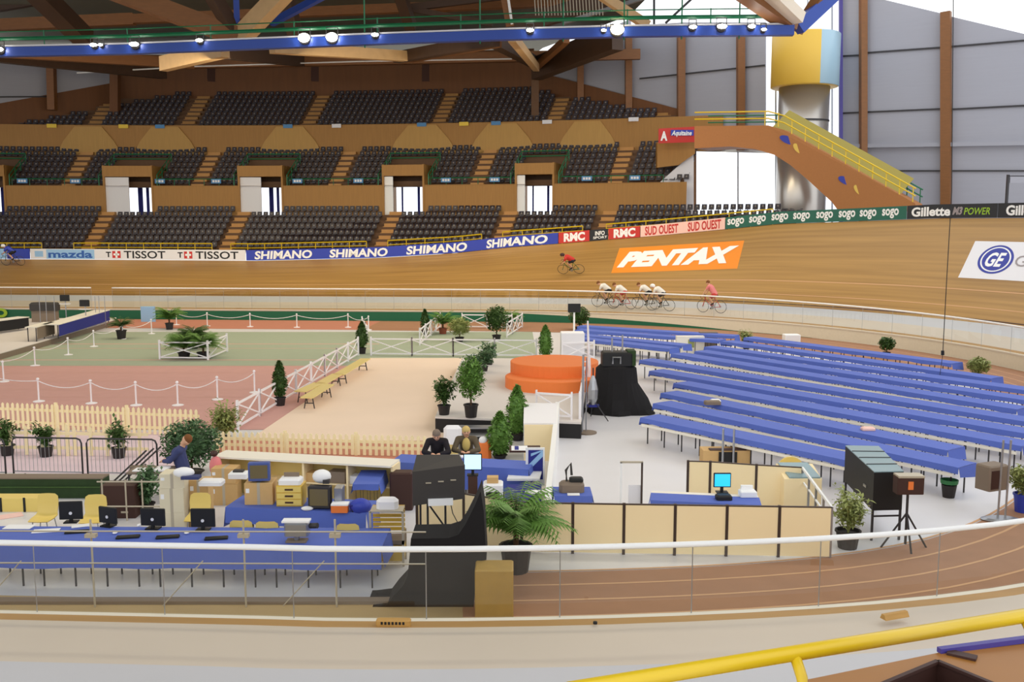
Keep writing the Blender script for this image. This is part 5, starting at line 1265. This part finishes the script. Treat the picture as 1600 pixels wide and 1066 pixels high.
def person(label, loc, rz, J, top, legs, hair, vox=.02, helmet=None, long_sleeve=True, shorts=False, group=None, look=(1,0,0)):
    t = thing('person', label, 'person', loc, rz, group); J = {k: Vector(v) for k, v in J.items()}; b = MB()
    up = (J['head']-J['neck']).normalized(); fw = Vector(look).normalized(); rt = fw.cross(up).normalized()
    capsule(b, J['pelvis'], J['chest'], .13, .15); capsule(b, J['chest'], J['neck'], .13, .065); capsule(b, J['neck'], J['head'], .06, .06)
    b.ball(J['head'], .098, (1,1,1.18), 14, 10); b.ball(J['head']-up*.06+fw*.03, .07, (1,1,.9), 10, 7); capsule(b, J['head']+fw*.09, J['head']+fw*.115-up*.025, .012, .018)
    for s in ('l','r'):
        capsule(b, J['sh'+s], J['el'+s], .055, .042); capsule(b, J['el'+s], J['ha'+s], .042, .028); capsule(b, J['chest'].lerp(J['neck'],.55), J['sh'+s], .09, .062)
        hd = (J['ha'+s]-J['el'+s]).normalized(); sd = hd.cross(V3(0,0,1)).normalized(); palm = J['ha'+s]+hd*.05
        capsule(b, J['ha'+s], palm, .03, .034)
        for k in range(4):
            o_ = sd*(k-1.5)*.02; l = (.06,.07,.075,.055)[k]; q = palm+o_+hd*.03; capsule(b, q, q+hd*l*.55-V3(0,0,.008), .0095, .009, 6); capsule(b, q+hd*l*.55-V3(0,0,.008), q+hd*l*.8-V3(0,0,.035), .009, .008, 6)
        th_ = sd*(-.03 if s == 'l' else .03); capsule(b, J['ha'+s]+th_*.6+hd*.02, J['ha'+s]+th_*1.7+hd*.055-V3(0,0,.01), .012, .009, 6)
        b.ball(J['head']+rt*(.1 if s == 'r' else -.1)-up*.01, .022, (.6,1,1.3), 6, 5)
        capsule(b, J['pelvis'], J['hi'+s], .11, .1); capsule(b, J['hi'+s], J['kn'+s], .085, .06); capsule(b, J['kn'+s], J['an'+s], .055, .038); capsule(b, J['an'+s], J['to'+s], .04, .03)
    remeshed(b, 'body', 'skin', t, min(vox, .014), 1)
    c = MB(); e = .022
    capsule(c, J['pelvis']+(J['chest']-J['pelvis'])*.05, J['chest'], .13+e, .15+e); capsule(c, J['chest'], J['chest'].lerp(J['neck'],.75), .14+e, .07+e*.6)
    for s in ('l','r'):
        capsule(c, J['chest'].lerp(J['neck'],.55), J['sh'+s], .09+e, .062+e); k = 1 if long_sleeve else .5; capsule(c, J['sh'+s], J['sh'+s].lerp(J['el'+s],k), .058+e, .045+e)
        if long_sleeve: capsule(c, J['el'+s], J['el'+s].lerp(J['ha'+s],.88), .045+e, .03+e)
    remeshed(c, 'jacket' if long_sleeve else 'jersey', top, t, vox)
    c = MB()
    for s in ('l','r'):
        capsule(c, J['pelvis'], J['hi'+s], .12+e, .105+e*.6); k = .75 if shorts else 1; capsule(c, J['hi'+s], J['hi'+s].lerp(J['kn'+s],k), .09+e*.7, .066+e*.5)
        if not shorts: capsule(c, J['kn'+s], J['kn'+s].lerp(J['an'+s],.9), .063+e*.5, .05+e*.4)
    remeshed(c, 'shorts' if shorts else 'trousers', legs, t, vox)
    c = MB()
    for s in ('l','r'): capsule(c, J['an'+s], J['to'+s], .052, .042)
    remeshed(c, 'shoes', 'shorts_black', t, vox)
    if helmet:
        c = MB(); c.ball(J['head']+up*.035-fw*.03, .118, (1.25,.95,.95), 14, 8); c.build('helmet', helmet, t, smooth=True)
    else:
        c = MB(); c.ball(J['head']+up*.035-fw*.022, .1, (1.02,1.05,1.12), 14, 10); c.build('hair', hair, t, smooth=True)
    c = MB()
    for s in (-1,1): c.ball(J['head']+fw*.092+rt*s*.034+up*.012, .011, (1,1,1), 6, 5)
    c.build('eyes', 'black', t)
    c = MB(); c.beam(J['head']+fw*.094-up*.055-rt*.022, J['head']+fw*.094-up*.055+rt*.022, .01, .008); c.build('mouth', 'red', t)
    return t
# seated man leaning on the table (faces the camera, -y)
def seated(lean, hx=.0, arms='table', head_down=.0):
    return dict(pelvis=(0,.35,.5), chest=(0,.35-lean,.95), neck=(0,.33-lean*1.5,1.13), head=(hx,.27-lean*1.75,1.27-head_down),
        shl=(-.2,.33-lean*1.4,1.06), shr=(.2,.33-lean*1.4,1.06), ell=(-.3,.12-lean*1.3,.84), elr=(.3,.12-lean*1.3,.84), hal=(-.1,-.06-lean*1.2,.83), har=(.09,-.08-lean*1.2,.83),
        hil=(-.11,.33,.5), hir=(.11,.33,.5), knl=(-.14,-.08,.5), knr=(.14,-.08,.5), anl=(-.14,-.02,.09), anr=(.14,-.02,.09), tol=(-.15,-.16,.05), tor=(.15,-.16,.05))
def at_table(px, py): c = G(px, py, .8); return V3(c.x, c.y+.28, 0)
c1 = at_table(681, 712)
person('person in a black jacket with grey hair, leaning on the blue table looking down', c1, 0, seated(.16, head_down=.03), 'jacket_black', 'trousers', 'hair_grey', look=(0,-1,-.55))
c2 = at_table(727, 712)
person('person with blond hair in an olive jacket and pale shirt at the blue table', c2+V3(0,.12,0), 0, seated(.08), 'jacket_olive', 'trousers', 'hair_blond', look=(.1,-1,-.1))
o = MB().bb(-.11,-.3,.9,.1,-.16,1.1,.03); ps = [x for x in bpy.data.objects if x.name.startswith('person')][-1]
m = MB(); m.ball((0.0,.12,.95), .1, (1.0,.9,1.7), 12, 8); m.build('shirt', 'shirt_gold', ps, smooth=True)
for cc, nm in ((c1,'first'),(c2,'second')):
    t = thing('folding_chair', 'pale folding chair beneath the %s person at the blue table' % ('dark jacketed' if nm == 'first' else 'blond'), 'chair', cc+V3(0,.42,0)); MB().box(-.22,-.25,.38,.22,.2,.41).build('seat', 'bench_wood', t)
    MB().box(-.22,.2,.6,.22,.23,.95).build('backrest', 'white_cloth', t)
    for x in (-.19,.19):
        for y in (-.2,.2): MB().box(x-.012,y-.012,0,x+.012,y+.012,.38).build('leg', 'steel', t)
t = thing('draped_coat', 'pale pink coat lying over a chair between the two seated people', 'coat', G(704,722,0)+V3(0,.85,0)); MB().bb(-.24,-.12,.3,.26,.1,.82,.09).build('coat', 'white_cloth', t); MB().box(-.16,.02,0,.16,.08,.8).build('chair_back', 'bench_wood', t)
t = thing('orange_bag', 'orange and white bag beside the conifer right of the two seated people', 'bag', G(757,724,0)+V3(0,.6,0)); MB().bb(-.17,-.14,0,.17,.14,.5,.08).build('bag', 'orange', t); MB().ball((-.05,-.05,.5), .12, (1,.8,.9), 10, 7).build('cloth', 'white_cloth', t, smooth=True)
# hunched person by the big bush, back three quarter to the left
c = G(262,790)
Jh = dict(pelvis=(0,0,.55), chest=(-.12,-.02,.98), neck=(-.02,-.02,1.16), head=(.08,-.03,1.3), shl=(-.06,-.2,1.08), shr=(-.06,.2,1.08), ell=(-.25,-.24,.86), elr=(-.25,.22,.86), hal=(-.45,-.1,.82), har=(-.45,.1,.82),
     hil=(0,-.11,.52), hir=(0,.11,.52), knl=(-.42,-.13,.5), knr=(-.42,.13,.5), anl=(-.4,-.13,.09), anr=(-.4,.13,.09), tol=(-.54,-.13,.05), tor=(-.54,.13,.05))
person('person with brown hair in a dark blue jacket bending by the big dark bush', c+V3(.1,.9,0), 0, Jh, 'jacket_blue', 'trousers', 'hair_brown', look=(-1,-.25,-.35))
t = thing('stool', 'stool beneath the person by the big dark bush', 'stool', c+V3(.1,.9,0)); MB().box(-.18,-.18,.35,.18,.18,.4).build('seat', 'umber', t)
for x in (-.15,.15):
    for y in (-.15,.15): MB().box(x-.015,y-.015,0,x+.015,y+.015,.35).build('leg', 'dark_steel', t)
t = thing('desk_with_papers', 'low desk with white papers in front of the person by the bush', 'desk', G(228,790)+V3(0,.5,0)); MB().box(-.5,-.3,.66,.42,.35,.7).build('top', 'taupe', t); MB().box(-.4,-.2,.7,0,.1,.72).build('papers', 'paper', t); MB().box(.05,-.2,.7,.35,.2,.73).build('papers', 'white_cloth', t)
for x in (-.45,.37):
    for y in (-.25,.3): MB().box(x-.02,y-.02,0,x+.02,y+.02,.66).build('leg', 'dark_steel', t)
c = G(333,788)
t = thing('pink_doll_bag', 'pink and white clothes bag hanging by the storage counter corner', 'bag', V3(c.x,c.y+.3,0)); MB().ball((0,0,.8), .15, (1,.8,1.6), 12, 8).build('bag', 'jersey_pink', t, smooth=True); MB().ball((-.03,0,1.1), .09, (1,1,.8), 8, 6).build('top', 'umber', t, smooth=True); MB().tube([(0,0,0),(0,0,.7)], .02, 5).build('stand', 'dark_steel', t)
# ================================================================== CYCLISTS
def bicycle(label, mat):
    t = thing('bicycle', label, 'bicycle', group=None); R_ = .335
    for x in (-.5,.5):
        m = MB(); pts = [(x+R_*.97*math.cos(2*PI*i/28),0,R_+R_*.97*math.sin(2*PI*i/28)) for i in range(29)]; m.tube(pts, .014, 5)
        w = m.build('wheel', 'dark_steel', t); m = MB()
        for i in range(14): a = 2*PI*i/14; m.tube([(x,.0,R_),(x+.31*math.cos(a),0,R_+.31*math.sin(a))], .003, 3)
        m.build('spokes', 'wheel_grey', w); m = MB(); m.tube([(x,-.04,R_),(x,.04,R_)], .022, 8); m.build('hub', 'steel', w)
    bb_, st, hd, hb = (-.05,0,.28), (-.2,0,.86), (.33,0,.88), (.37,0,.76); m = MB()
    for a, b in ((bb_,st),(bb_,hb),(st,hd)): m.tube([a,b], .02, 6)
    for y in (-.05,.05): m.tube([bb_,(-.5,y,R_)], .012, 5); m.tube([(-.19,0,.8),(-.5,y,R_)], .01, 5); 
    m.tube([hd,hb], .022, 6); m.build('frame', mat, t); m = MB()
    for y in (-.045,.045): m.tube([hb,(.5,y,R_)], .013, 5)
    m.build('fork', mat, t); m = MB(); m.tube([(-.2,0,.86),(-.22,0,.93)], .014, 5); m.build('seat_post', 'steel', t); m = MB(); m.add([(-.36,-.07,.93),(-.36,.07,.93),(-.08,.02,.935),(-.08,-.02,.935),(-.36,-.07,.96),(-.36,.07,.96),(-.08,.02,.955),(-.08,-.02,.955)], [(0,1,2,3),(7,6,5,4),(0,4,5,1),(1,5,6,2),(2,6,7,3),(3,7,4,0)]); m.build('saddle', 'black', t)
    m = MB()
    for s in (-1,1): m.tube([(.38,0,.93),(.4,s*.2,.93),(.5,s*.21,.93),(.56,s*.21,.86),(.5,s*.21,.78),(.42,s*.21,.78)], .013, 5)
    m.tube([hd,(.38,0,.93)], .016, 5); m.build('handlebar', 'black', t)
    m = MB(); m.tube([(-.05,-.05,.28),(.05,-.06,.15)], .012, 4); m.tube([(-.05,.05,.28),(-.15,.06,.41)], .012, 4); m.lathe([(.09,-.004),(.09,.004)], 16); m.v[-32:] = [Vector((v.x-.05, .045+v.z, v.y+.28)) for v in m.v[-32:]]; m.build('crank', 'steel', t)
    return t
RJ = dict(pelvis=(-.2,0,.99), chest=(.1,0,1.2), neck=(.28,0,1.27), head=(.41,0,1.36), shl=(.22,-.18,1.2), shr=(.22,.18,1.2), ell=(.3,-.24,1.0), elr=(.3,.24,1.0), hal=(.44,-.21,.9), har=(.44,.21,.9),
     hil=(-.18,-.1,.97), hir=(-.18,.1,.97), knl=(.16,-.11,.72), knr=(.1,.11,.86), anl=(.0,-.11,.3), anr=(-.12,.11,.52), tol=(.12,-.11,.2), tor=(-.02,.11,.44))
CY_ = [(947,480,'jersey_white','shorts_black','hair_brown',None,'dark_steel','last bunch','leftmost rider of the close bunch, white top'),(972,483,'jersey_white','shorts_red','hair_brown',None,'red','','second rider of the bunch, white top and red shorts'),
       (1010,483,'jersey_white','shorts_black','hair_brown',None,'dark_steel','','third rider of the bunch, white top and dark shorts'),(1032,486,'jersey_white','shorts_black','hair_brown','paper','dark_steel','','last rider of the bunch, white top and white helmet'),
       (1112,489,'jersey_pink','shorts_red','hair_brown',None,'red','','lone rider in pink and red behind the bunch'),(893,428,'jersey_red','shorts_black','hair_brown','umber','tail_green','','lone rider high on the banking below the red boards'),(22,415,'ad_blue','shorts_black','hair_brown','paper','dark_steel','','lone rider at the far left edge of the view')]
for i, (px, py, top, sh_, hr, hel, fr, _, lb) in enumerate(CY_):
    s, tt_ = hit(px, py, 70, 3 if i < 5 else 6)
    p = track(s, tt_); x = (track(s-.5,tt_)-track(s+.5,tt_)).normalized(); nrm = (track(s,min(tt_+.3,9.9))-track(s,tt_-.3)).normalized().cross(x).normalized()
    if nrm.z < 0: nrm = -nrm
    if i == 4: nrm = (nrm+V3(0,0,1)).normalized()
    y = nrm.cross(x).normalized(); R3 = (Matrix((x,y,nrm)).transposed()*1.15).to_4x4()
    R3.translation = p+nrm*.01
    bk = bicycle('%s bicycle ridden by the %s' % ('red' if fr == 'red' else ('green' if fr == 'tail_green' else 'dark'), lb), fr); bk.matrix_world = R3
    J = dict(RJ)
    if i == 4: J.update(chest=(.02,0,1.32), neck=(.12,0,1.48), head=(.2,0,1.6), shl=(.1,-.18,1.42), shr=(.1,.18,1.42), ell=(.28,-.22,1.18), elr=(.28,.22,1.18))
    pr = person('person riding, '+lb, (0,0,0), 0, J, top, sh_, hr, .022, hel, False, True, None, (1,0,-.25)); pr.matrix_world = R3
# ================================================================== JUDGES PLATFORM far left
t = thing('judges_platform', 'low pale platform with a grey edge at the far left', 'platform', G(60,520)); B = Vector(t.location)
q = [G(-160,610,.0), G(60,545,.0), G(182,507,.0), G(182,504,.0), G(-160,508,.0)]
m = MB(); m.prism([(v.x-B.x,v.y-B.y) for v in q], 0, .28); m.build('body', 'taupe', t); m = MB(); m.prism([(v.x-B.x,v.y-B.y) for v in q], .28, .32); m.build('deck', 'carpet_grey', t)
def jt(a, b, z, dep, lab, cl='blue_dark'):
    A, B2 = G(*a, z), G(*b, z); A.z = B2.z = .32; d = B2-A; L = d.length; t = thing('judges_table', lab, 'table', A, math.atan2(d.y,d.x), 'judges tables')
    MB().box(0,0,z-.36,L,dep,z-.32).build('tabletop', 'table_white', t); MB().box(.05,.02,z-.9 if z > 1.1 else .12,L-.05,.04,z-.36).build('skirt', cl, t)
    for x in (.1, L-.1):
        for y in (.1, dep-.1): MB().box(x-.02,y-.02,0,x+.02,y+.02,z-.36).build('leg', 'dark_steel', t)
jt((92,507),(172,484),1.08,.9,'long judges table with dark blue front, right end of the platform'); jt((-40,506),(46,495),1.05,.8,'judges table cut off by the left edge','black'); jt((58,511),(86,503),1.08,.6,'short judges table in the middle of the platform','taupe')
t = thing('equipment_rack', 'dark equipment pile on the judges platform', 'equipment', G(70,503,.32)); MB().bb(-.8,-.3,.7,.9,.3,1.2,.1).build('cases', 'charcoal', t); MB().box(-.7,-.2,0,.8,.2,.7).build('trestle', 'taupe', t)
for i, (px, py) in enumerate(((101,466),(132,474))):
    p = WD(px, py, 57-2*i); t = thing('pole_monitor', 'small black monitor on a pole above the judges platform, %s one' % ['left','right'][i], 'monitor', (p.x,p.y,.32)); MB().bb(-.28,-.06,p.z-.5,.28,.06,p.z-.12,.03).build('screen', 'black', t); MB().tube([(0,.08,0),(0,.08,p.z-.3)], .03, 5).build('pole', 'steel', t); MB().box(-.3,-.1,p.z-.68,.3,.1,p.z-.64).build('shelf', 'ad_white', t)
for i, px in enumerate((61,71,84,148,154,163)):
    p = WD(px, 463, 57); o = MB().tube([(0,0,0),(0,0,p.z-.32)], .022, 5).build('thin_mast', 'steel', None, V3(p.x,57,.32)); tag(o, 'thin grey mast on the judges platform, %s from the left' % ORD[i], 'mast', 'thin masts on the judges platform')
o = MB().bb(-.45,-.1,0,.45,.1,1.0,.02).build('blue_banner', 'ad_sky', None, G(232,503)); tag(o, 'pale blue upright banner by the green wall behind the rope posts', 'banner')
t = thing('round_emblem_board', 'round lime emblem on the green wall at the left edge', 'sign', off(35,.06,.35)); c = G(1,498); t.location = WD(1,489,off(s_at(3,lambda s: off(s,0,.3)),0).y-.15); m = MB(); k = 20; m.add([(.45*math.cos(2*PI*i/k),0,.32*math.sin(2*PI*i/k)) for i in range(k)]+[(.22*math.cos(2*PI*i/k),0,.15*math.sin(2*PI*i/k)) for i in range(k)], [(i,(i+1)%k,k+(i+1)%k,k+i) for i in range(k)]); m.build('ring', 'lime', t)
# ================================================================== NEAR TRACK AND FOREGROUND
def near(px, py):      # point on the near apron under a pixel
    d = ray(px, py); t_ = 1.0
    for _ in range(2000):
        q = V3(0,0,H)+d*t_; r = (Vector((q.x,q.y))-Vector((CX,CY))).length-RR
        if q.x < PB.x: r = PB.y-q.y
        if q.z <= ZW+(ZB-ZW)*max(0,r)/WB and r > 0: return q, r
        t_ += .01
    return q, 0
q, _ = near(615, 977); t = thing('start_marker', 'small brown block with dark marks on the near track edge below the black drape', 'marker', q+V3(0,0,.0), -.02); MB().bb(-.24,-.06,-.02,.24,.06,.09,.015).build('block', 'oak', t)
m = MB()
for k in range(7): m.box(-.17+k*.05,-.064,.03,-.14+k*.05,-.06,.07)
m.build('marks', 'black', t)
q, _ = near(1398, 965); t = thing('foam_marker', 'small brown wedge lying on the near track edge at the right', 'marker', q, .35); MB().add([(-.2,-.06,0),(.2,-.06,0),(.2,.06,0),(-.2,.06,0),(-.2,-.02,.07),(.2,-.02,.07),(.2,.03,.07),(-.2,.03,.07)], [(0,3,2,1),(4,5,6,7),(0,1,5,4),(1,2,6,5),(2,3,7,6),(3,0,4,7)]).build('wedge', 'oak', t)
q, _ = near(930, 975); o = MB().lathe([(.03,0),(.03,.03),(.01,.035)], 10).build('rubber_stop', 'black', None, q); tag(o, 'tiny black stop on the near track edge', 'stop')
# yellow guard rail and desk at bottom right
a, b = WD(930,1072,2.60), WD(1640,956,3.10); d = b-a
t = thing('yellow_guard_rail', 'shiny yellow tube guard rail crossing the bottom right corner', 'railing', a); e = b-a
MB().tube([V3(0,0,0)-e*.05, e*1.05], .0235, 16).build('top_rail', 'rail_yellow', t, smooth=True)
for px in (1212, 1592):
    k = (px-930)/(1640-930); p = e*k; MB().tube([p, p+V3(.01,-.05,-.05), p+V3(.02,-.12,-.15), p+V3(.03,-.2,-1.4)], .017, 12).build('post', 'rail_yellow', t, smooth=True)
zd = 5.15
q = [G(1262,1062,zd), G(1467,1020,zd), G(1600,1003,zd), G(1760,985,zd), G(1900,1200,zd), G(1300,1300,zd)]
t = thing('wooden_desk', 'brown wooden desk with a dark opening in the bottom right corner', 'desk', (q[1].x, q[1].y-.3, 3.9)); B = Vector(t.location)
hole = [G(1465,1036,zd), G(1360,1080,zd), G(1620,1100,zd)]
m = MB(); po = [(v.x-B.x,v.y-B.y) for v in q]
# top built round the triangular opening
zt_ = zd-B.z; P2 = [Vector((v.x-B.x,v.y-B.y,zt_)) for v in q]; H2 = [Vector((v.x-B.x,v.y-B.y,zt_)) for v in hole]
m.add(P2+H2, [(0,1,6,7),(1,2,6),(2,3,8,6),(3,4,8),(4,5,7,8),(5,0,7)]); m.build('top', 'desk_brown', t)
m = MB(); n = len(P2); m.add(P2+[v-V3(0,0,1.2) for v in P2], [(i,n+i,n+(i+1)%n,(i+1)%n) for i in range(n)]); m.build('side', 'desk_brown', t)
m = MB(); m.add(H2+[v-V3(0,0,.25) for v in H2], [(0,3,4,1),(1,4,5,2),(2,5,3,0),(3,5,4)]); m.build('recess', 'umber', t)
m = MB(); m.beam(H2[0]+V3(0,0,.004), H2[1]+V3(0,0,.004), .012, .008); m.beam(H2[0]+V3(0,0,.004), H2[2]+V3(0,0,.004), .012, .008); m.build('opening_edge', 'umber', t)
m = MB(); m.beam(P2[1]+V3(0,0,.006), P2[3]+V3(0,0,.012), .018, .014); m.build('edge_strip', 'purple', t)
m = MB(); c = G(1503,1026,zd)-B; m.beam(V3(c.x-.03,c.y+.02,zt_+.004), V3(c.x+.03,c.y-.02,zt_+.004), .03, .006); m.build('plate', 'umber', t)
# ------------------------------------------------------------------ light, world, camera
w = bpy.data.worlds.new('world'); bpy.context.scene.world = w; w.use_nodes = True
bg = w.node_tree.nodes['Background']; bg.inputs['Color'].default_value = (.93, .96, 1, 1); bg.inputs['Strength'].default_value = 1.2
def area(loc, target, size, power, col, sy=None):  # added fill standing in for the hall lamps, no fixtures modelled
    l = bpy.data.lights.new('fill_light', 'AREA'); l.energy = power; l.color = col; l.shape = 'RECTANGLE'; l.size = size; l.size_y = sy or size
    o = bpy.data.objects.new('fill_light', l); C.objects.link(o); o.location = loc
    o.rotation_euler = (Vector(target)-Vector(loc)).to_track_quat('-Z', 'Y').to_euler(); return o
area((-10, 50, 16), (-10, 50, 0), 50, 3000, (1, .86, .62), 2)
area((-15, 64, 16.5), (-15, 74, 3), 50, 2700, (1, .86, .62), 1.5)  # added to brighten the far straight under the roof
area((-10, 24, 16), (-10, 26, 0), 50, 1500, (1, .9, .72), 2)
cam = bpy.data.cameras.new('camera'); co = bpy.data.objects.new('camera', cam); C.objects.link(co)
cam.sensor_width = 36; cam.lens = F/1600*36; cam.clip_end = 500; cam.clip_start = .05
co.location = (0, 0, H); co.rotation_euler = (PI/2-TH, 0, 0)
sc = bpy.context.scene; sc.camera = co
sc.view_settings.view_transform = 'Standard'; sc.view_settings.look = 'None'; sc.view_settings.gamma = 1; sc.view_settings.exposure = .42
sc.cycles.max_bounces = 6; sc.cycles.transparent_max_bounces = 16
